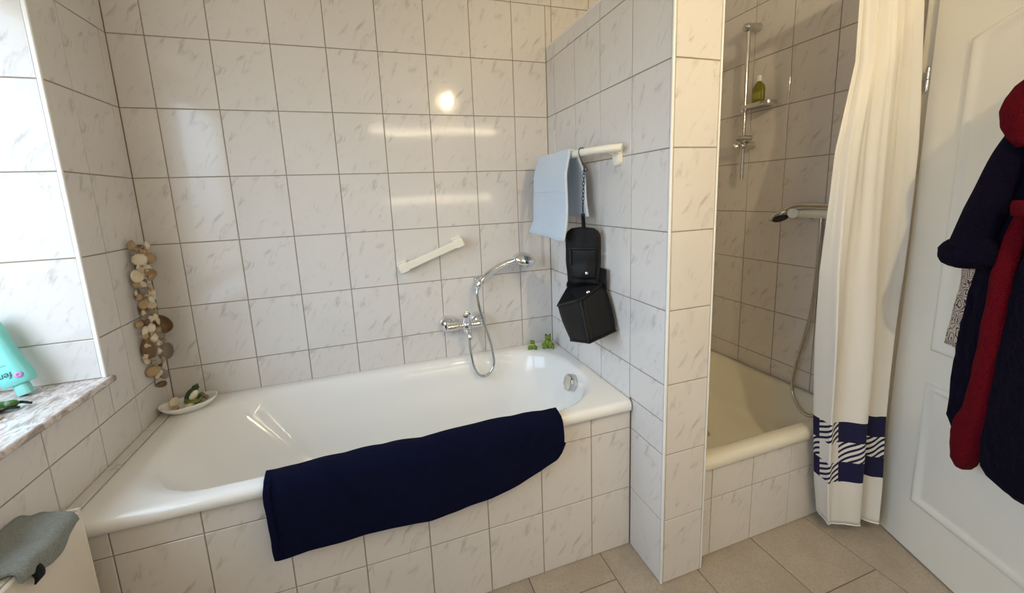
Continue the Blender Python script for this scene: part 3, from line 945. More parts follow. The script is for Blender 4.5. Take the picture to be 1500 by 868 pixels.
MB().tube([p + fn_ * 0.006 for p in edge], 0.0045, 8).build('edge_piping', BLACKM, bag, angle=180)
MB().grid(16, 12, lambda u, v: flap(0.08 + 0.84 * u, 0.36 + 0.55 * v) + fn_ * (0.011 + 0.006 * math.sin(math.pi * u) * math.sin(math.pi * v))).build('mesh_pocket', BLACKM, bag, solid=0.002, angle=180)
zp = MB().tube([flap(0.08 + 0.84 * k / 16, 0.35) + fn_ * 0.013 for k in range(17)], 0.0028, 6); zp.build('pocket_zip', WIRE, bag, angle=180)
zp2 = MB().tube([flap(0.16, 0.36 + 0.3 * k / 8) + fn_ * (0.020) for k in range(9)], 0.003, 6); zp2.build('zip_pull', WIRE, bag, angle=180)
sn = MB().lathe(flap(0.66, 0.80) + fn_ * 0.014, fn_, [(0, 0.0062), (0.003, 0.0062), (0.004, 0.0035), (0.002, 0.001)], 16); sn.build('snap_button', CHROME, bag)
sn = MB().lathe(V((1.470, -0.560, 1.006)), (-0.6, -0.7, 0.3), [(0, 0.0062), (0.003, 0.0062), (0.004, 0.0035), (0.002, 0.001)], 16); sn.build('snap_button', CHROME, bag)
# lower pouch: open box, tilted, seen over one corner
T = {'n': V((1.430, -0.575, 0.985)), 'f': V((1.440, -0.348, 0.905)), 'wn': V((1.545, -0.548, 1.030)), 'wf': V((1.500, -0.330, 0.975))}
Bm = {'n': V((1.428, -0.640, 0.838)), 'f': V((1.430, -0.485, 0.795)), 'wn': V((1.550, -0.625, 0.862)), 'wf': V((1.550, -0.440, 0.820))}
def quadloop(c, k=6):
    order = ['n', 'f', 'wf', 'wn']
    out = []
    for i in range(4):
        a, b = c[order[i]], c[order[(i + 1) % 4]]
        out += [a.lerp(b, j / k) for j in range(k)]
    return out
tl_, bl_ = quadloop(T), quadloop(Bm)
cen = sum(tl_, V()) / len(tl_)
rings_ = []
inner = [p.lerp(cen, 0.10) + V((0, 0, -0.002)) for p in tl_]
deep = [a.lerp(b, 0.6).lerp(cen.lerp(sum(bl_, V()) / len(bl_), 0.6), 0.12) for a, b in zip(tl_, bl_)]
cb = sum(bl_, V()) / len(bl_)
for lst in (deep, inner, tl_):
    rings_.append(lst)
for t in (0.08, 0.25, 0.5, 0.75, 0.93):
    ring = []
    for a, b_ in zip(tl_, bl_):
        p = a.lerp(b_, t); c = cen.lerp(cb, t)
        d = (p - c); d.z = 0
        p = p + d.normalized() * (0.007 * math.sin(math.pi * t) + 0.004 * noise.noise(p * 18))
        p.x = min(p.x, 1.560)
        ring.append(p)
    rings_.append(ring)
rings_.append(bl_)
rings_.append([p.lerp(cb, 0.25) + V((0, 0, -0.006)) for p in bl_])
MB().loops(rings_).build('pouch', BLACKF, bag, angle=180)
MB().tube(tl_ + [tl_[0]], 0.005, 8).build('pouch_rim', BLACKM, bag, angle=180)
MB().tube(bl_ + [bl_[0]], 0.0038, 8).build('pouch_piping', BLACKM, bag, angle=180)
MB().tube([T['n'].lerp(Bm['n'], k / 10) + V((-0.003, -0.004, 0)) for k in range(11)], 0.0038, 8).build('corner_piping', BLACKM, bag, angle=180)
# hinge panel between flap and pouch, with a gathered side gusset
hp_ = MB().grid(16, 10, lambda u, v: flap(u, 0.96).lerp(T['wf'].lerp(T['wn'], u) if True else 0, v) + V((-0.010 * math.sin(math.pi * v), 0, 0)))
hp_.build('back_panel', BLACKF, bag, solid=0.006, angle=180)
gs = MB().grid(8, 8, lambda u, v: (flap(1, 0.70).lerp(flap(1, 0.98), u)).lerp(V((1.548, -0.560, 1.085 - 0.075 * u)), v) + V((0, -0.016 * math.sin(math.pi * v), 0)))
gs.build('side_gusset', BLACKF, bag, solid=0.004, angle=180)

# ------------------------------------------------------------------ frog figurines on the tub corner
FROG = plain('green_glaze', srgb(112, 136, 34), 0.28, var=0.16, scale=60)
FROG_D = plain('dark_green_glaze', srgb(58, 92, 30), 0.3, var=0.2, scale=60)
CREAM = plain('cream_glaze', srgb(226, 218, 190), 0.35, var=0.06)
EYE = plain('black_glaze', srgb(14, 14, 12), 0.15, var=0.1)
def frog(loc, h, rz, label, wide=1.0, hands=False):
    root = thing('frog_figurine', loc, label, 'figurine')
    M = Matrix.Rotation(rz, 3, 'Z')
    L = V(loc)
    k = h
    def q_(x, y, z): return L + M @ V((x * k * wide, y * k * wide, z * k))
    m = MB()
    m.ell(q_(0, 0.02, 0.30), (0.30 * k * wide, 0.27 * k * wide, 0.31 * k), M)             # belly
    m.ell(q_(0, -0.03, 0.70), (0.25 * k * wide, 0.23 * k * wide, 0.18 * k), M)            # head
    m.ell(q_(0, 0.0, 0.54), (0.20 * k * wide, 0.19 * k * wide, 0.16 * k), M)
    for s in (-1, 1):
        m.ell(q_(s * 0.15, -0.06, 0.88), (0.085 * k * wide, 0.085 * k * wide, 0.10 * k), M)  # eye bumps
        m.ell(q_(s * 0.30, -0.02, 0.17), (0.16 * k * wide, 0.22 * k * wide, 0.17 * k), M)    # thighs
        m.ell(q_(s * 0.34, -0.26, 0.055), (0.12 * k * wide, 0.17 * k * wide, 0.055 * k), M)  # feet
        m.tube([q_(s * 0.22, -0.12, 0.46), q_(s * 0.26, -0.24, 0.30), q_(s * 0.14, -0.28, 0.16), q_(s * 0.12, -0.33, 0.05)], lambda t: 0.075 * k, 8)
    remeshed('body', m, FROG, root, h * 0.030, 5)
    for s in (-1, 1):
        MB().ell(q_(s * 0.155, -0.135, 0.905), (0.035 * k * wide, 0.03 * k * wide, 0.045 * k), M, 10, 8).build('eye', EYE, root)
    mo = MB().tube([q_(0.21 * math.sin(a), -0.045 - 0.215 * math.cos(a), 0.655 + 0.02 * abs(math.sin(a))) for a in [(-1.1 + 2.2 * i / 12) for i in range(13)]], 0.012 * k, 6)
    mo.build('mouth', FROG_D, root)
    return root, q_, M, k
FR = -0.41
frog((1.503, -0.088, TUBZ), 0.076, FR, 'larger green ceramic frog sitting in the corner of the tub rim', 0.92)
r_, q_, M_, k_ = frog((1.424, -0.072, TUBZ), 0.046, FR, 'small green ceramic frog with pale neck band beside the larger frog', 1.15)
MB().tube([q_(0.225 * math.sin(a), -0.01 - 0.235 * math.cos(a), 0.53) for a in [2 * math.pi * i / 24 for i in range(25)]], 0.05 * k_, 8).build('neck_band', plain('pale_green', srgb(206, 212, 140), 0.35), r_)
MB().lathe(q_(0, -0.02, 0.84), (0, 0, 1), [(0, 0.10 * k_ * 1.15), (0.06 * k_, 0.07 * k_), (0.12 * k_, 0.03 * k_), (0.16 * k_, 0.001)], 12).build('cap', FROG_D, r_)

# ------------------------------------------------------------------ shells
SHELL = [plain('shell_cream', srgb(214, 196, 164), 0.45, var=0.16, scale=90), plain('shell_tan', srgb(178, 150, 114), 0.45, var=0.2, scale=90),
         plain('shell_grey', srgb(140, 126, 116), 0.5, var=0.2, scale=70), plain('shell_brown', srgb(112, 84, 58), 0.4, var=0.3, scale=120), plain('shell_white', srgb(226, 214, 190), 0.4, var=0.1, scale=80)]
CORD = plain('cord', srgb(150, 128, 96), 0.9, var=0.2)
def shell_mesh(kind):
    m = MB()
    if kind == 'cockle':
        rings = []
        for i in range(7):
            t = i / 6
            ring = []
            for j in range(25):
                a = 2 * math.pi * j / 24
                rib = 1 + 0.06 * math.cos(12 * a) * t
                x = math.cos(a) * t * rib * (1.0); y = math.sin(a) * t * rib * 0.95 + 0.10 * t
                ring.append(V((x, y, 0.55 * (1 - t ** 2.2) + 0.0)))
            rings.append(ring)
        m.loops(rings[1:], cap0=True, cap1=False, closed=False)
        m.loops([[p.copy() for p in r] for r in rings[1:2]], True, False) if False else None
        m.f.append(tuple(range(24)))
        solid = 0.10
    elif kind == 'dish':
        rings = []
        for t, z in ((0.05, 0.02), (0.4, 0.06), (0.7, 0.20), (0.92, 0.42), (1.0, 0.50), (1.06, 0.44), (0.95, 0.16), (0.6, -0.06), (0.05, -0.1)):
            rings.append([V((math.cos(a) * t * 0.72, math.sin(a) * t * (1.0 + 0.18 * math.sin(a)), z)) for a in [2 * math.pi * j / 22 for j in range(22)]])
        m.loops(rings); solid = 0
    elif kind == 'snail':
        pts = []
        n = 60
        for i in range(n + 1):
            t = i / n
            a = t * 2 * math.pi * 3.2
            r = 0.62 * (1 - t) ** 1.1
            pts.append(V((math.cos(a) * r, math.sin(a) * r, 0.15 + 1.0 * t)))
        m.tube(pts, lambda t: 0.42 * (1 - t) ** 1.0 + 0.03, 10); solid = 0
    else:  # mussel
        rings = []
        for i in range(9):
            t = i / 8
            w = 0.55 * math.sin(math.pi * min(1, (0.08 + 0.92 * t)) ** 0.8) + 0.03
            rings.append([V((math.cos(a) * w, -1 + 2 * t, 0.32 * max(0.0, math.sin(a)) * math.sin(math.pi * (0.1 + 0.8 * t)) - 0.03)) for a in [2 * math.pi * j / 16 for j in range(16)]])
        m.loops(rings); solid = 0
    o = m.build('shell', SHELL[0], None, angle=180, solid=solid, offset=0)
    if solid:
        dg = bpy.context.evaluated_depsgraph_get()
        me = bpy.data.meshes.new_from_object(o.evaluated_get(dg))
    else:
        me = o.data
    bpy.data.objects.remove(o, do_unlink=True)
    return me
SM = {}
for kd in ('cockle', 'dish', 'snail', 'mussel'):
    base_me = shell_mesh(kd)
    for i, mt in enumerate(SHELL):
        c = base_me.copy(); c.materials.clear(); c.materials.append(mt)
        c.polygons.foreach_set('use_smooth', [True] * len(c.polygons))
        SM[(kd, i)] = c
def put_shell(kind, mi, p, size, facing, spin, parent=None, name='shell'):
    o = bpy.data.objects.new(name, SM[(kind, mi)])
    COL.objects.link(o)
    z = V(facing).normalized()
    ref = V((0, 0, 1)) if abs(z.z) < 0.9 else V((1, 0, 0))
    x = ref.cross(z).normalized(); y = z.cross(x)
    R = Matrix((x, y, z)).transposed() @ Matrix.Rotation(spin, 3, 'Z')
    o.rotation_euler = R.to_euler()
    o.scale = (size, size, size)
    o.location = p
    if parent is not None: adopt(o, parent)
    return o

gar = thing('shell_garland', (X0 + 0.02, -0.11, 0.72), 'hanging garland of seashells and snail shells on the tiled corner', 'garland')
rs = random.Random(3)
gax = [(1.262, -0.088), (1.20, -0.105), (1.10, -0.112), (1.00, -0.108), (0.90, -0.110), (0.82, -0.116), (0.755, -0.122)]
def gy(z):
    tab = sorted((a, b) for a, b in gax); return lerp_table(tab, z)[0]
MB().tube([(X0 + 0.006, gy(1.262 - 0.53 * k / 30), 1.262 - 0.53 * k / 30) for k in range(31)], 0.0016, 6).build('string', CORD, gar, angle=180)
MB().lathe((X0, gy(1.262), 1.264), (1, 0, 0), [(0, 0.004), (0.012, 0.003), (0.013, 0.005), (0.015, 0.001)], 10).build('nail', CHROME_D, gar)
z = 1.255
while z > 0.775:
    n = 3 if z > 1.1 else (4 if z > 0.84 else 2)
    for j in range(n):
        fy = (j - (n - 1) / 2)
        yy = gy(z) + fy * 0.030 + rs.uniform(-0.008, 0.008)
        kind = rs.choice(['cockle', 'cockle', 'snail', 'cockle', 'dish', 'snail', 'mussel'])
        mi = rs.choice([0, 0, 1, 4, 4, 2, 1, 3] if kind != 'snail' else [0, 4, 1, 0])
        sz = {'cockle': rs.uniform(0.013, 0.018), 'snail': rs.uniform(0.011, 0.015), 'dish': rs.uniform(0.015, 0.019), 'mussel': rs.uniform(0.013, 0.017)}[kind]
        put_shell(kind, mi, (X0 + rs.uniform(0.010, 0.028), yy, z + rs.uniform(-0.008, 0.008)), sz, (1, rs.uniform(-0.7, 0.2), rs.uniform(-0.3, 0.4)), rs.uniform(0, 6.3), gar)
    z -= 0.0225
# the larger open shells that stand out
for kind, mi, y_, z_, sz, sp2, fx in (('dish', 3, -0.048, 0.945, 0.036, 0.35, 0.030), ('dish', 2, -0.062, 0.842, 0.031, -0.3, 0.028), ('mussel', 3, -0.158, 0.895, 0.040, 0.1, 0.022), ('cockle', 1, -0.062, 1.205, 0.022, 0, 0.03),
                                      ('dish', 1, -0.070, 1.150, 0.023, 1.2, 0.03), ('dish', 4, -0.150, 1.150, 0.021, 0.2, 0.025), ('cockle', 4, -0.128, 1.212, 0.022, 3.0, 0.032), ('mussel', 2, -0.100, 0.775, 0.026, 0.3, 0.025),
                                      ('cockle', 1, -0.150, 0.800, 0.020, 1.0, 0.018), ('dish', 3, -0.108, 0.735, 0.016, 1.57, 0.02)):
    so = put_shell(kind, mi, (X0 + fx, y_, z_), sz, (0.55, -0.9, 0.15), sp2, gar)
    if kind == 'dish':
        Mx = so.rotation_euler.to_matrix()
        pw = V((X0 + fx, y_, z_))
        MB().tube([pw + Mx @ (V((math.cos(a) * 0.74, math.sin(a) * (1.02 + 0.18 * math.sin(a)), 0.48)) * sz) for a in [2 * math.pi * j / 28 for j in range(29)]], 0.13 * sz, 6).build('shell_rim', SHELL[0], so, angle=180)

# ------------------------------------------------------------------ soap dish with shells and a green figurine on the tub corner
dish = thing('soap_dish', (-0.018, -0.105, TUBZ), 'white boat-shaped ceramic dish on the tub corner holding shells', 'dish')
def dish_ring(k, z, th=0.0):
    R = Matrix.Rotation(math.radians(22), 3, 'Z')
    out = []
    for i in range(40):
        a = 2 * math.pi * i / 40
        ca, sa = math.cos(a), math.sin(a)
        p = R @ V((0.090 * k * abs(ca) ** 0.8 * (1 if ca > 0 else -1), 0.056 * k * abs(sa) ** 0.85 * (1 if sa > 0 else -1), 0))
        out.append(V((-0.018, -0.108, z + 0.007 * k * k * math.cos(a) ** 2)) + p)
    return out
MB().loops([dish_ring(0.05, TUBZ + 0.008), dish_ring(0.5, TUBZ + 0.008), dish_ring(0.80, TUBZ + 0.015), dish_ring(0.97, TUBZ + 0.030), dish_ring(1.0, TUBZ + 0.0325), dish_ring(1.02, TUBZ + 0.031), dish_ring(0.90, TUBZ + 0.016), dish_ring(0.66, TUBZ + 0.003), dish_ring(0.60, TUBZ), dish_ring(0.05, TUBZ)]).build('bowl', ENAMEL, dish, angle=180)
for i, (kind, mi, dx, dy, sz, fc, lab) in enumerate((('dish', 4, -0.050, 0.010, 0.018, (0.1, -0.5, 1), 'open white shell at the left end of the soap dish'), ('snail', 1, -0.030, -0.040, 0.011, (0.1, -0.3, 1), 'reddish tan snail shell in the soap dish front'),
                                                ('cockle', 0, 0.012, -0.036, 0.014, (0, -0.3, 1), 'cream ribbed shell below the green figurine'), ('cockle', 1, 0.038, 0.004, 0.013, (0, -0.2, 1), 'tan ribbed shell beside the green figurine'),
                                                ('mussel', 2, 0.046, 0.026, 0.016, (0, -0.2, 1), 'grey narrow shell at the right end of the soap dish'))):
    o = put_shell(kind, mi, (-0.018 + dx, -0.108 + dy, TUBZ + 0.027), sz * 1.15, fc, i * 1.3, None, 'seashell')
    tag(o, lab, 'shell')
LG = plain('dark_leaf_glaze', srgb(40, 66, 28), 0.3, var=0.35, scale=120)
LO = plain('olive_glaze', srgb(104, 112, 46), 0.35, var=0.3, scale=120)
gf = thing('frog_figurine', (-0.012, -0.105, TUBZ + 0.018), 'dark green reclining frog figurine with white belly in the soap dish', 'figurine')
m = MB()
c0 = V((-0.014, -0.105, TUBZ + 0.018))
Rr = Matrix.Rotation(math.radians(35), 3, 'Y')
m.ell(c0 + V((0.004, 0.004, 0.036)), (0.019, 0.018, 0.034), Rr, 14, 10)
m.ell(c0 + V((0.022, 0.002, 0.064)), (0.013, 0.012, 0.011), None, 12, 8)
m.ell(c0 + V((0.027, -0.006, 0.072)), (0.004, 0.004, 0.005), None, 8, 6); m.ell(c0 + V((0.027, 0.009, 0.072)), (0.004, 0.004, 0.005), None, 8, 6)
remeshed('body', m, LG, gf, 0.0016, 4)
MB().ell(c0 + V((0.014, -0.004, 0.036)), (0.014, 0.013, 0.024), Rr, 14, 10).build('belly', CREAM, gf)
for pts in ([(-0.010, -0.010, 0.020), (0.010, -0.022, 0.016), (0.030, -0.018, 0.014), (0.042, -0.014, 0.024)], [(-0.006, 0.012, 0.020), (0.018, 0.018, 0.020), (0.036, 0.010, 0.030), (0.046, 0.006, 0.018)]):
    MB().tube(catmull([c0 + V(p) for p in pts], 6), lambda t: 0.0100 - 0.004 * t, 10).build('leg', LO, gf, angle=180)

# ------------------------------------------------------------------ things on the window sill
TEAL = plain('teal_plastic', srgb(128, 214, 206), 0.3, var=0.02)
TEALC = plain('teal_cap', srgb(138, 210, 200), 0.35, var=0.02)
PINK = plain('pink_print', srgb(196, 142, 196), 0.4, var=0.12, scale=300)
PRINTW = plain('white_print', srgb(238, 244, 242), 0.4, var=0.02)
PRINTR = plain('red_print', srgb(196, 60, 78), 0.4, var=0.1)
PRINTG = plain('grey_print', srgb(44, 74, 80), 0.4, var=0.1)
bot = thing('shampoo_bottle', (-0.262, -0.425, WZ0), 'teal plastic bottle standing upside down on its cap in the window recess', 'bottle')
bax = V((-0.30, 0.10, 0.95)).normalized()                  # from cap to bottle base (it leans)
bu = V((0.95, 0, 0.30)).normalized(); bu = (bu - bax * bu.dot(bax)).normalized()
bw = bax.cross(bu)
if bw.y > 0: bw = -bw                                       # towards the room side (-y)
bo = V((-0.262, -0.425, WZ0 + 0.004))
def bsec(h, a, d, n=32, p=2.6):
    out = []
    for i in range(n):
        t = 2 * math.pi * i / n
        c, s = math.cos(t), math.sin(t)
        out.append(bo + bax * h + bu * (a * abs(c) ** (2 / p) * (1 if c > 0 else -1)) + bw * (d * abs(s) ** (2 / p) * (1 if s > 0 else -1)))
    return out
MB().loops([bsec(0.0, 0.016, 0.011), bsec(0.001, 0.018, 0.013), bsec(0.028, 0.017, 0.013), bsec(0.031, 0.016, 0.012)]).build('cap', TEALC, bot, angle=60)
BP = [(0.031, 0.014, 0.010), (0.033, 0.034, 0.016), (0.037, 0.0385, 0.019), (0.055, 0.0385, 0.021), (0.10, 0.034, 0.022), (0.15, 0.030, 0.022), (0.19, 0.030, 0.022), (0.215, 0.028, 0.020), (0.223, 0.024, 0.016)]
MB().loops([bsec(*x) for x in BP]).build('bottle_body', TEAL, bot, angle=180)
def bpt(h, u, lift=0.0006):
    a, d = lerp_table([(x[0], x[1], x[2]) for x in BP], h)
    c = max(-1, min(1, u / a)); 
    dep = d * max(0.0, 1 - abs(c) ** 2.6) ** (1 / 2.6)
    return bo + bax * h + bu * u + bw * (dep + lift)
def bottle_print(name, poly_fn, mat, lift=0.0005):
    m = MB(); m.grid(10, 10, lambda u, v: bpt(*poly_fn(u, v), lift)); m.build(name, mat, bot, solid=0.0003, angle=180)
# pink flower emblem
for k in range(8):
    a = 2 * math.pi * k / 8
    ch, cu = 0.058 + 0.0052 * math.sin(a), 0.0205 + 0.0052 * math.cos(a)
    m = MB(); n = 10
    m.v += [bpt(ch, cu, 0.0010)] + [bpt(ch + 0.0042 * math.sin(2 * math.pi * j / n), cu + 0.0042 * math.cos(2 * math.pi * j / n), 0.0010) for j in range(n)]
    m.f += [(0, 1 + j, 1 + (j + 1) % n) for j in range(n)]
    m.build('flower_petal', PINK, bot, solid=0.0003)
bottle_print('flower_centre', lambda u, v: (0.0535 + 0.009 * v, 0.016 + 0.009 * u), PINK, 0.0008)
bottle_print('label_patch', lambda u, v: (0.118 + 0.034 * v, -0.020 + 0.030 * u * (0.7 + 0.3 * v)), PRINTW, 0.0005)
bottle_print('label_heart', lambda u, v: (0.126 + 0.010 * v, -0.006 + 0.010 * u), PRINTR, 0.0010)
bottle_print('label_line', lambda u, v: (0.094 + 0.0010 * v, -0.016 + 0.024 * u), PRINTG, 0.0008)
def letters(txt, size, base_h, u_start, mat, parent, shear=0.25):
    """word printed upside down on the bottle: text x runs towards -u, text y towards the cap"""
    cu_ = bpy.data.curves.new('lettering', 'FONT')
    cu_.body = txt; cu_.size = size; cu_.shear = shear; cu_.resolution_u = 3
    tmp = bpy.data.objects.new('lettering', cu_); COL.objects.link(tmp)
    dg = bpy.context.evaluated_depsgraph_get()
    me = bpy.data.meshes.new_from_object(tmp.evaluated_get(dg))
    bpy.data.objects.remove(tmp, do_unlink=True)
    for v_ in me.vertices:
        v_.co = bpt(base_h - v_.co.y, u_start - v_.co.x, 0.0012)
    me.materials.clear(); me.materials.append(mat)
    o = bpy.data.objects.new('lettering', me); COL.objects.link(o)
    adopt(o, parent)
letters('fenjal', 0.026, 0.074, 0.012, PRINTG, bot)

sf = thing('frog_figurine', (-0.262, -0.535, WZ0), 'green and dark figurine lying on the marble sill near the teal bottle', 'figurine')
m = MB()
s0 = V((-0.262, -0.535, WZ0))
m.ell(s0 + V((0, 0, 0.014)), (0.034, 0.022, 0.014), Matrix.Rotation(0.5, 3, 'Z'), 14, 10)
m.ell(s0 + V((0.030, 0.010, 0.016)), (0.016, 0.014, 0.011), None, 12, 8)
remeshed('body', m, FROG_D, sf, 0.0016, 3)
for pts in ([(0.018, -0.012, 0.010), (0.036, -0.006, 0.012), (0.050, 0.004, 0.006)], [(0.026, 0.018, 0.012), (0.044, 0.020, 0.014), (0.062, 0.026, 0.005)], [(0.0, -0.02, 0.010), (0.014, -0.030, 0.012), (0.030, -0.030, 0.005)]):
    MB().tube(catmull([s0 + V(p) for p in pts], 6), lambda t: 0.0052 - 0.002 * t, 8).build('leg', EYE, sf, angle=180)
o = put_shell('cockle', 4, (-0.240, -0.585, WZ0 + 0.002), 0.022, (0, 0, 1), 0.4, None, 'seashell')
tag(o, 'pale seashell lying on the marble sill beside the green figurine', 'shell')

# ------------------------------------------------------------------ radiator under the window and the cloth on it
rad = thing('radiator', (-0.04, -1.25, 0.10), 'white flat panel radiator below the marble window sill', 'radiator')
RX0, RX1, RY0, RY1, RZ0, RZ1 = -0.092, 0.010, -1.62, -0.768, 0.12, 0.700
MB().box((RX1 - 0.012, RY0, RZ0), (RX1, RY1 - 0.007, RZ1 - 0.004)).build('front_panel', RADMAT, rad, bevel=0.004, seg=3)
MB().box((RX0, RY0, RZ0), (RX0 + 0.012, RY1 - 0.007, RZ1 - 0.004)).build('rear_panel', RADMAT, rad, bevel=0.004, seg=3)
MB().box((RX0 + 0.002, RY1 - 0.0065, RZ0 + 0.01), (RX1 - 0.001, RY1, RZ1 + 0.002)).build('side_cover', RADMAT, rad, bevel=0.002)
tg = MB()
for k in range(40):
    yy = RY0 + 0.02 + k * 0.0205
    tg.box((RX0 + 0.013, yy, RZ1 - 0.008), (RX1 - 0.013, yy + 0.013, RZ1 - 0.002))
tg.box((RX0 + 0.012, RY0, RZ1 - 0.006), (RX0 + 0.022, RY1 - 0.007, RZ1 - 0.001)); tg.box((RX1 - 0.022, RY0, RZ1 - 0.006), (RX1 - 0.012, RY1 - 0.007, RZ1 - 0.001))
tg.build('top_grille', RADMAT, rad, smooth=False)
fins = MB()
for k in range(20): fins.box((RX0 + 0.013, RY0 + 0.03 + k * 0.041, RZ0 + 0.03), (RX1 - 0.013, RY0 + 0.0315 + k * 0.041, RZ1 - 0.02))
fins.build('convector_fins', RADMAT, rad, smooth=False)
for yy in (-1.5, -0.9): MB().box((X0 + 0.0005, yy - 0.02, 0.2), (RX0 + 0.001, yy + 0.02, 0.62)).build('wall_bracket', RADMAT, rad, smooth=False)
for yy in (-1.56, -1.50): MB().tube([(-0.04, yy, RZ0 + 0.01), (-0.04, yy, 0.03), (-0.04, yy, -0.001)], 0.008, 10).build('feed_pipe', CHROME, rad)

wc = thing('washcloth', (-0.03, -0.87, RZ1), 'grey-green terry washcloth drying on top of the radiator', 'washcloth')
def cloth(u, v):
    # u: along y far->near ; v: wall->room over the front edge
    y = -0.788 - 0.172 * u
    dist = (0.122 + 0.028 * math.sin(math.pi * min(1, u * 1.1))) * v
    lift = 0.006 + 0.014 * max(0, noise.noise(V((u * 3.0, v * 3.5, 4.4)))) + 0.010 * math.sin(u * 7 + v * 3) * math.exp(-((v - 0.4) / 0.4) ** 2) * 0.6
    x = RX0 - 0.004 + dist
    edge = RX1 + 0.004
    if x <= edge - 0.012:
        p = V((x, y, RZ1 + lift))
    else:
        d = x - (edge - 0.012)
        a = min(d / 0.018, 1.0) * math.pi / 2
        p = V((edge - 0.012 + 0.014 * math.sin(a), y, RZ1 + lift - 0.014 * (1 - math.cos(a)) - max(0, d - 0.018) * (0.25 + 0.75 * math.sin(min(1, u * 1.3) * 1.5))))
        p.x += 0.006 * noise.noise(V((u * 6, 3, v)))
    p.y += 0.010 * noise.noise(V((u * 2, v * 4, 9))) + 0.02 * (v - 0.5) * (1 - u) * -1
    return p
MB().grid(40, 40, cloth).build('cloth', SAGE, wc, solid=0.006, offset=1, angle=180)
lp_c = cloth(0.80, 0.97)
MB().grid(3, 8, lambda u, v: lp_c + V((0.004 + 0.004 * math.sin(math.pi * v), -0.011 + 0.024 * u + 0.004 * v, 0.006 - 0.030 * v))).build('hanging_loop', BLACKF, wc, solid=0.003, angle=180)

# ------------------------------------------------------------------ shower fittings
rod = thing('curtain_rod', (2.17, -0.872, 2.13), 'round white shower curtain rod above the shower tray', 'rod')
MB().tube([(X2 + 0.0, -0.872, 2.13), (X3, -0.872, 2.13)], 0.0125, 16).build('rod', PLASTIC, rod)
MB().lathe((X3, -0.872, 2.13), (-1, 0, 0), [(0, 0.03), (0.006, 0.03), (0.012, 0.018)], 20).build('flange', PLASTIC, rod)
MB().box((X2 - 0.06, -0.895, 2.0665), (X2 + 0.002, -0.84, 2.145)).build('flange', PLASTIC, rod, bevel=0.004)

rb = thing('shower_riser', (2.55, -0.245, 1.42), 'chrome shower riser rail on the shower wall', 'shower rail')
xr, yr = 2.548, -0.243
MB().tube([(xr, yr, 1.418), (xr, yr, 2.158)], 0.0098, 18).build('pipe', CHROME_D, rb, angle=60)
for z_ in (2.146, 1.585):
    m = MB().tube([(X3, yr - 0.012, z_), (2.585, yr - 0.010, z_), (2.56, yr - 0.002, z_), (xr - 0.004, yr, z_), (xr - 0.016, yr, z_)], lambda t: 0.020 if t < 0.9 else 0.012, 20)
    m.build('wall_bracket', CHROME_D, rb, angle=50)
MB().ell((xr - 0.008, yr, 2.146), (0.026, 0.024, 0.019), None, 18, 10).build('end_cap', CHROME_D, rb, angle=180)
sl = MB().tube([(xr + 0.02, yr - 0.034, 1.618), (xr + 0.006, yr - 0.01, 1.62), (xr - 0.006, yr + 0.008, 1.62), (xr - 0.018, yr + 0.022, 1.622)], lambda t: 0.017 if 0.1 < t < 0.9 else 0.013, 18)
sl.build('slider', CHROME_D, rb, angle=60)
MB().lathe((xr - 0.016, yr + 0.016, 1.585), (-0.6, 0.5, 0), [(0, 0.016), (0.016, 0.018), (0.022, 0.016), (0.024, 0.006)], 20).build('slider_knob', CHROME, rb)
# tray on the rail
sd = thing('shower_shelf', (xr, -0.31, 1.765), 'small chrome soap shelf clamped on the riser rail', 'shelf')
def shelf_ring(k, z):
    out = []
    for i in range(32):
        a = 2 * math.pi * i / 32
        c, s = math.cos(a), math.sin(a)
        out.append(V((2.545 + 0.040 * k * abs(s) ** 0.6 * (1 if s > 0 else -1), -0.325 + 0.078 * k * abs(c) ** 0.6 * (1 if c > 0 else -1), z)))
    return out
MB().loops([shelf_ring(0.9, 1.757), shelf_ring(1.0, 1.762), shelf_ring(1.0, 1.775), shelf_ring(0.94, 1.775), shelf_ring(0.90, 1.766), shelf_ring(0.05, 1.766)]).build('tray', CHROME_D, sd, angle=40)
MB().lathe((xr, yr, 1.750), (0, 0, 1), [(0, 0.011), (0, 0.017), (0.032, 0.017), (0.032, 0.011)], 20).build('clamp', CHROME, sd)
MB().box((2.520, -0.402, 1.756), (2.572, -0.380, 1.777)).build('end_lip', CHROME, sd, bevel=0.004)
sb = thing('shower_gel_bottle', (2.545, -0.320, 1.7665), 'small olive green transparent bottle on the shower shelf', 'bottle')
OIL = glassy('olive_gel', srgb(150, 148, 30), 0.12, 0.55)
def osec(z, a, b, n=28):
    return [V((2.545 + b * math.cos(2 * math.pi * i / n), -0.320 + a * math.sin(2 * math.pi * i / n), z)) for i in range(n)]
Z0 = 1.7665
MB().loops([osec(Z0, 0.024, 0.014), osec(Z0 + .003, 0.029, 0.018), osec(Z0 + .03, 0.0315, 0.019), osec(Z0 + .07, 0.0315, 0.019), osec(Z0 + .085, 0.029, 0.018), osec(Z0 + .098, 0.021, 0.014), osec(Z0 + .106, 0.011, 0.011), osec(Z0 + .112, 0.0095, 0.0095)]).build('bottle_body', OIL, sb, angle=180)
MB().loops([osec(Z0 + .110, 0.0105, 0.0105), osec(Z0 + .134, 0.0105, 0.0105), osec(Z0 + .136, 0.009, 0.009)]).build('cap', CHROME_D if False else PRINTW, sb, angle=50)
MB().grid(10, 6, lambda u, v: V((2.545 - 0.0195 * math.sin(0.5 + 1.9 * u), -0.320 + 0.032 * math.cos(0.5 + 1.9 * u), Z0 + 0.025 + 0.035 * v))).build('label', plain('olive_label', srgb(140, 138, 40), 0.4), sb, solid=0.0004, angle=180)

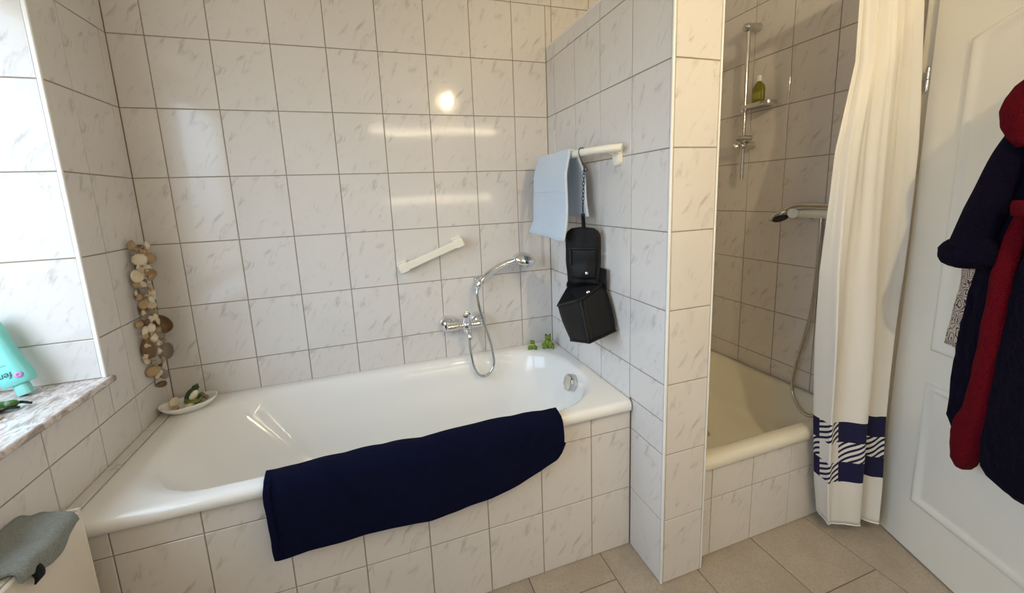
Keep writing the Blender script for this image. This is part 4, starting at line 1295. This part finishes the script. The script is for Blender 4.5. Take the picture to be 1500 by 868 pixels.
# shower mixer with hand shower laid across it
sm_ = thing('shower_mixer_tap', (2.56, -0.66, 1.25), 'white and brass shower mixer on the shower wall', 'tap')
MB().tube([(2.545, -0.555, 1.252), (2.545, -0.57, 1.252), (2.545, -0.70, 1.250), (2.545, -0.80, 1.250), (2.545, -0.81, 1.250)], lambda t: 0.0205, 22).build('body', PLASTIC, sm_, angle=60)
for yy in (-0.60, -0.75): MB().lathe((X3, yy, 1.25), (-1, 0, 0), [(0, 0.03), (0.006, 0.03), (0.016, 0.018), (0.05, 0.016)], 24).build('rosette', CHROME_D, sm_)
ka = V((-0.90, -0.42, 0.05)).normalized()
MB().lathe(V((2.543, -0.545, 1.250)), ka, [(-0.012, 0.020), (0.004, 0.024), (0.016, 0.026), (0.022, 0.025)], 26).build('brass_ring', BRASS, sm_)
MB().lathe(V((2.543, -0.545, 1.250)) + ka * 0.022, ka, [(0, 0.0225), (0.010, 0.0225), (0.013, 0.020), (0.014, 0.001)], 28).build('knob', PRINTW, sm_)
MB().lathe((2.545, -0.662, 1.236), (0, 0, -1), [(0, 0.011), (0.025, 0.011), (0.026, 0.009), (0.042, 0.009)], 18).build('hose_nipple', CHROME_D, sm_)
h2 = thing('hand_shower', (2.53, -0.53, 1.26), 'worn chrome hand shower lying across the shower mixer', 'hand shower')
hr = Matrix.Rotation(math.radians(-30), 3, 'X') @ Matrix.Rotation(math.radians(6), 3, 'Y')
MB().ell((2.520, -0.490, 1.238), (0.036, 0.052, 0.019), hr, 26, 14).build('spray_head', CHROME_D, h2, angle=180)
ax = hr @ V((0, 0, -1))
MB().lathe(V((2.520, -0.490, 1.238)) + ax * 0.007, ax, [(0, 0.033), (0.008, 0.034), (0.012, 0.030), (0.012, 0.001)], 28).build('spray_plate', STEEL_D, h2)
MB().tube(catmull([(2.522, -0.518, 1.262), (2.524, -0.555, 1.280), (2.528, -0.610, 1.285), (2.534, -0.680, 1.283), (2.540, -0.740, 1.280)], 8), lambda t: 0.016 - 0.004 * t, 16).build('handle', CHROME_D, h2, angle=180)
ribbed_hose([(2.545, -0.662, 1.196), (2.545, -0.662, 1.10), (2.546, -0.660, 1.00), (2.548, -0.656, 0.90), (2.548, -0.646, 0.78), (2.546, -0.630, 0.68), (2.545, -0.606, 0.56), (2.543, -0.596, 0.47), (2.535, -0.606, 0.40), (2.520, -0.650, 0.352), (2.505, -0.700, 0.345), (2.500, -0.745, 0.375), (2.505, -0.77, 0.45), (2.52, -0.78, 0.70), (2.535, -0.775, 1.0), (2.540, -0.762, 1.22), (2.540, -0.748, 1.276)], 0.0075, h2, CHROME_D)

# ------------------------------------------------------------------ shower curtain
def curtain():
    root = thing('shower_curtain', (2.38, -0.93, 0.06), 'white shower curtain with navy check band hanging beside the door', 'curtain')
    # height, left x, left y, right x, right y
    tab = [(0.05, 2.345, -0.876, 2.492, -1.012), (0.21, 2.305, -0.882, 2.500, -1.008), (0.47, 2.276, -0.882, 2.500, -1.000), (1.06, 2.238, -0.882, 2.518, -0.985),
           (1.49, 2.250, -0.882, 2.535, -0.965), (1.78, 2.308, -0.880, 2.530, -0.945), (1.97, 2.300, -0.880, 2.540, -0.925), (2.125, 2.290, -0.876, 2.560, -0.880)]
    NU, NV = 240, 90
    # plan of the hem: flat left face, ridge, broad middle face, deep fold, right face
    hp3 = catmull([(2.345, -0.876, 0), (2.327, -0.915, 0), (2.312, -0.943, 0), (2.330, -0.946, 0), (2.350, -0.956, 0), (2.384, -0.975, 0), (2.414, -0.991, 0), (2.424, -0.983, 0), (2.424, -0.952, 0), (2.437, -0.934, 0), (2.452, -0.950, 0), (2.464, -0.982, 0), (2.478, -1.000, 0), (2.492, -1.012, 0)], 14)
    HL = [0]
    for a, b in zip(hp3, hp3[1:]): HL.append(HL[-1] + (b - a).length)
    def hem_at(u):
        d = u * HL[-1]
        for k in range(len(HL) - 1):
            if d <= HL[k + 1] + 1e-9:
                return hp3[k].lerp(hp3[k + 1], (d - HL[k]) / (HL[k + 1] - HL[k]))
        return hp3[-1]
    hb0, hb1 = hp3[0], hp3[-1]
    hdis = [hem_at(i / NU) - hb0.lerp(hb1, i / NU) for i in range(NU + 1)]
    m = MB()
    for j in range(NV + 1):
        t = j / NV
        z = 0.050 + (2.125 - 0.050) * t
        lx, ly, rx, ry = lerp_table(tab, z)
        k = min(1.0, max(0.0, (t - 0.30) / 0.70)); k = k * k * (3 - 2 * k)
        for i in range(NU + 1):
            u = i / NU
            d = hdis[i] * (1 - 0.75 * k)
            g = 0.011 * math.sin(2 * math.pi * (4.2 * u + 0.1)) + 0.004 * math.sin(2 * math.pi * (11 * u + .3))
            soft = 0.010 * math.sin(2 * math.pi * (3.2 * u + 0.55 + 0.25 * t)) * math.sin(math.pi * min(1, t * 1.6))
            x = lx + (rx - lx) * u + d.x
            y = ly + (ry - ly) * u + d.y - g * k - soft
            y += 0.004 * noise.noise(V((u * 9, z * 2.0, 0)))
            zz = z
            m.v.append(V((x, min(y, -0.862), zz)))
    for j in range(NV):
        for i in range(NU):
            a = j * (NU + 1) + i
            m.f.append((a, a + 1, a + NU + 2, a + NU + 1))
    # cloth length along the hem line gives the print coordinate
    L = [HL[-1] * i / NU for i in range(NU + 1)]
    o = m.build('curtain_cloth', CURTAIN, root, angle=180)
    me = o.data
    uvl = me.uv_layers.new(name='UVMap')
    for lp in me.loops:
        vi = lp.vertex_index
        i, j = vi % (NU + 1), vi // (NU + 1)
        uvl.data[lp.index].uv = (L[i], m.v[vi].z)
    md = o.modifiers.new('solid', 'SOLIDIFY'); md.thickness = 0.0008
    MB().tube([m.v[i] + V((0, 0, 0.003)) for i in range(NU + 1)], 0.0022, 6).build('hem', plain('hem_white', srgb(243, 240, 235), 0.7), root, angle=180)
    for k in range(7):
        x = 2.285 + 0.048 * k
        MB().tube([(x, -0.872 + 0.017 * math.cos(a), 2.127 + 0.020 * math.sin(a)) for a in [2 * math.pi * i / 18 for i in range(19)]], 0.0016, 6).build('curtain_ring', PRINTW, root, angle=180)
curtain()

# ------------------------------------------------------------------ robes on the door
def robe_loft(name, rows, mat, parent, folds=0.010, freq=9, seed=0, n=64, per=2.4, step=0.02):
    """rows: (z, s0, s1, off0, off1) from low to high; closed soft volume with vertical folds"""
    m = MB(); rings = []
    z0, z1 = rows[0][0], rows[-1][0]
    k = max(4, int((z1 - z0) / step))
    for i in range(k + 1):
        z = z0 + (z1 - z0) * i / k
        s0, s1, o0, o1 = lerp_table(rows, z)
        ring = []
        for j in range(n):
            a = 2 * math.pi * j / n
            c, sn_ = math.cos(a), math.sin(a)
            c2 = abs(c) ** (2 / per) * (1 if c > 0 else -1); s2 = abs(sn_) ** (2 / per) * (1 if sn_ > 0 else -1)
            s = (s0 + s1) / 2 + (s1 - s0) / 2 * c2
            f = folds * noise.noise(V((s * freq * 3, z * 1.3, seed))) + folds * 0.35 * noise.noise(V((s * 60, z * 40, seed + 3)))
            off = (o0 + o1) / 2 + (o1 - o0) / 2 * s2 + f * (1 if sn_ > 0 else 0.2)
            s += 0.004 * noise.noise(V((z * 14, seed, c * 2)))
            ring.append(D(s, z + 0.006 * noise.noise(V((s * 20, seed, 1))), max(0.004, off)))
        rings.append(ring)
    m.loops(rings)
    return m.build(name, mat, parent, angle=180)

robe2 = thing('bathrobe', D(0.42, 0.84, 0.02), 'thin paisley patterned dressing gown on the door behind the navy robe', 'bathrobe')
robe_loft('gown_cloth', [(0.845, 0.214, 0.52, 0.012, 0.040), (1.0, 0.230, 0.55, 0.012, 0.042), (1.11, 0.240, 0.56, 0.012, 0.045), (1.31, 0.252, 0.60, 0.012, 0.05), (1.46, 0.292, 0.62, 0.012, 0.05), (1.56, 0.36, 0.62, 0.012, 0.05), (1.62, 0.44, 0.60, 0.014, 0.045)], PAISLEY, robe2, 0.006, 8, 2.0)

robe = thing('bathrobe', D(0.50, 0.52, 0.08), 'navy fleece bathrobe with burgundy lining and collar hanging on the door', 'bathrobe')
robe_loft('robe_back', [(0.600, 0.318, 0.46, 0.050, 0.085), (0.640, 0.302, 0.48, 0.050, 0.095), (0.70, 0.306, 0.50, 0.050, 0.100), (0.88, 0.302, 0.52, 0.052, 0.100), (1.10, 0.325, 0.56, 0.055, 0.10), (1.30, 0.335, 0.62, 0.055, 0.105), (1.45, 0.345, 0.66, 0.055, 0.110), (1.56, 0.385, 0.64, 0.06, 0.11), (1.62, 0.44, 0.60, 0.06, 0.10)], NAVY_R, robe, 0.012, 8, 5.0)
robe_loft('burgundy_lining', [(0.508, 0.362, 0.392, 0.066, 0.104), (0.525, 0.346, 0.408, 0.064, 0.112), (0.57, 0.340, 0.424, 0.062, 0.116), (0.62, 0.338, 0.432, 0.062, 0.118), (0.66, 0.350, 0.436, 0.07, 0.120), (0.70, 0.376, 0.440, 0.08, 0.122), (0.92, 0.393, 0.446, 0.085, 0.126), (1.115, 0.401, 0.448, 0.09, 0.128), (1.25, 0.428, 0.462, 0.095, 0.130), (1.30, 0.445, 0.475, 0.10, 0.130)], RED_R, robe, 0.006, 10, 7.0, 48)
robe_loft('front_panel', [(0.520, 0.478, 0.640, 0.055, 0.105), (0.535, 0.452, 0.67, 0.050, 0.120), (0.56, 0.432, 0.70, 0.048, 0.128), (0.65, 0.428, 0.70, 0.048, 0.138), (0.75, 0.438, 0.70, 0.048, 0.142), (0.92, 0.442, 0.70, 0.048, 0.145), (1.12, 0.446, 0.69, 0.050, 0.145), (1.25, 0.460, 0.68, 0.052, 0.142), (1.40, 0.430, 0.68, 0.055, 0.140), (1.52, 0.420, 0.66, 0.06, 0.135), (1.62, 0.44, 0.60, 0.06, 0.120)], NAVY_R, robe, 0.014, 7, 11.0)
# sleeve: hangs from the shoulder, its wide turned-back cuff points outwards
slv = MB()
sp = [D(0.440, 1.52, 0.105), D(0.402, 1.43, 0.112), D(0.380, 1.33, 0.118), D(0.358, 1.24, 0.122), D(0.345, 1.175, 0.128)]
slv.tube(catmull(sp, 8), lambda t: 0.030 + 0.014 * min(1, t * 1.6), 20)
slv.build('sleeve', NAVY_R, robe, angle=180)
robe_loft('cuff', [(1.122, 0.305, 0.375, 0.100, 0.155), (1.132, 0.284, 0.405, 0.092, 0.165), (1.150, 0.274, 0.416, 0.088, 0.170), (1.175, 0.272, 0.418, 0.088, 0.170), (1.195, 0.290, 0.414, 0.090, 0.168), (1.210, 0.320, 0.400, 0.098, 0.160), (1.216, 0.345, 0.380, 0.11, 0.15)], NAVY_R, robe, 0.006, 12, 15.0, 48, 2.2, 0.008)
robe_loft('collar', [(1.448, 0.425, 0.470, 0.115, 0.145), (1.46, 0.412, 0.490, 0.105, 0.152), (1.50, 0.390, 0.51, 0.095, 0.158), (1.545, 0.379, 0.52, 0.090, 0.160), (1.58, 0.388, 0.52, 0.090, 0.156), (1.605, 0.404, 0.51, 0.09, 0.150), (1.625, 0.430, 0.50, 0.09, 0.14)], RED_R, robe, 0.008, 9, 19.0, 48, 2.4, 0.008)
robe_loft('hood', [(1.590, 0.435, 0.58, 0.08, 0.168), (1.62, 0.425, 0.60, 0.06, 0.165), (1.66, 0.430, 0.60, 0.05, 0.150), (1.70, 0.455, 0.58, 0.05, 0.125), (1.72, 0.49, 0.55, 0.06, 0.10)], NAVY_R, robe, 0.010, 9, 23.0, 48)
robe_loft('belt', [(1.275, 0.452, 0.64, 0.125, 0.158), (1.285, 0.448, 0.65, 0.12, 0.162), (1.305, 0.448, 0.65, 0.12, 0.162), (1.315, 0.452, 0.64, 0.125, 0.158)], RED_R, robe, 0.004, 9, 29.0, 40, 2.4, 0.006)
hkk = thing('coat_hook', D(0.50, 1.70, 0.0), 'chrome coat hook on the white door', 'hook')
MB().lathe(D(0.50, 1.735, 0), dn, [(0, 0.02), (0.005, 0.02), (0.008, 0.012)], 18).build('hook_plate', CHROME, hkk)
MB().tube(catmull([D(0.50, 1.735, 0.004), D(0.50, 1.730, 0.03), D(0.50, 1.735, 0.05), D(0.50, 1.755, 0.058)], 6), 0.005, 10).build('hook_arm', CHROME, hkk)

# ------------------------------------------------------------------ lamps on the rear wall (warm; seen only as reflections)
def spot_lamp(x, y, z, power, label, aim):
    root = thing('spot_lamp', (x, y, z), label, 'lamp', 'warm spot lamps over the mirror')
    MB().lathe((x, y, HC), (0, 0, -1), [(0, 0.05), (0.02, 0.05), (0.024, 0.01), (HC - z - 0.06, 0.008)], 20).build('stem', CHROME, root)
    MB().lathe((x, y, z + 0.07), (0, 0, -1), [(0, 0.012), (0.02, 0.03), (0.06, 0.042), (0.06, 0.038), (0.02, 0.024), (0.004, 0.01)], 22).build('shade', CHROME, root)
    MB().ell((x, y, z + 0.030), (0.022, 0.022, 0.024), None, 16, 10).build('bulb', emitter('warm_bulb', (1.0, 0.80, 0.50, 1), 40.0), root)
    ld = bpy.data.lights.new('spot_lamp_light', 'SPOT')
    ld.energy = power; ld.color = (1.0, 0.78, 0.44); ld.shadow_soft_size = 0.02
    ld.spot_size = math.radians(95); ld.spot_blend = 0.8
    lo_ = bpy.data.objects.new('spot_lamp_light', ld); COL.objects.link(lo_)
    lo_.location = (x, y, z - 0.035)
    lo_.rotation_euler = (V(aim) - V((x, y, z))).to_track_quat('-Z', 'Y').to_euler()
    adopt(lo_, root)
for x_, pw_, lb_, am_ in ((1.16, 7, 'warm ceiling spot lamp above the window end of the mirror', (2.3, -1.1, 0.8)),
                          (1.50, 34, 'warm ceiling spot lamp above the middle of the mirror', (2.35, -0.35, 1.5)),
                          (2.28, 13, 'warm ceiling spot lamp above the door end of the mirror', (1.65, -0.88, 1.8))):
    spot_lamp(x_, -2.30, 2.36, pw_ * LAMP, lb_, am_)

mir = thing('lit_mirror', (1.5, YB + 0.001, 1.37), 'wide mirror with light strips on the rear wall opposite the bath', 'mirror')
MB().box((0.78, YB + 0.001, 1.38), (2.22, YB + 0.03, 2.10)).build('backboard', PLASTIC, mir, bevel=0.003)
MB().box((0.80, YB + 0.0305, 1.40), (2.20, YB + 0.034, 2.08)).build('mirror_glass', plain('mirror_silver', (0.9, 0.9, 0.9, 1), 0.02, 1.0, var=0.005), mir, smooth=False)
STRIP = emitter('light_strip', (1.0, 0.86, 0.62, 1), 40.0)
MB().box((0.78, YB + 0.031, 2.085), (2.22, YB + 0.045, 2.100)).build('light_strip', STRIP, mir, smooth=False)
MB().box((0.88, YB + 0.031, 1.382), (2.00, YB + 0.045, 1.392)).build('light_strip', STRIP, mir, smooth=False)
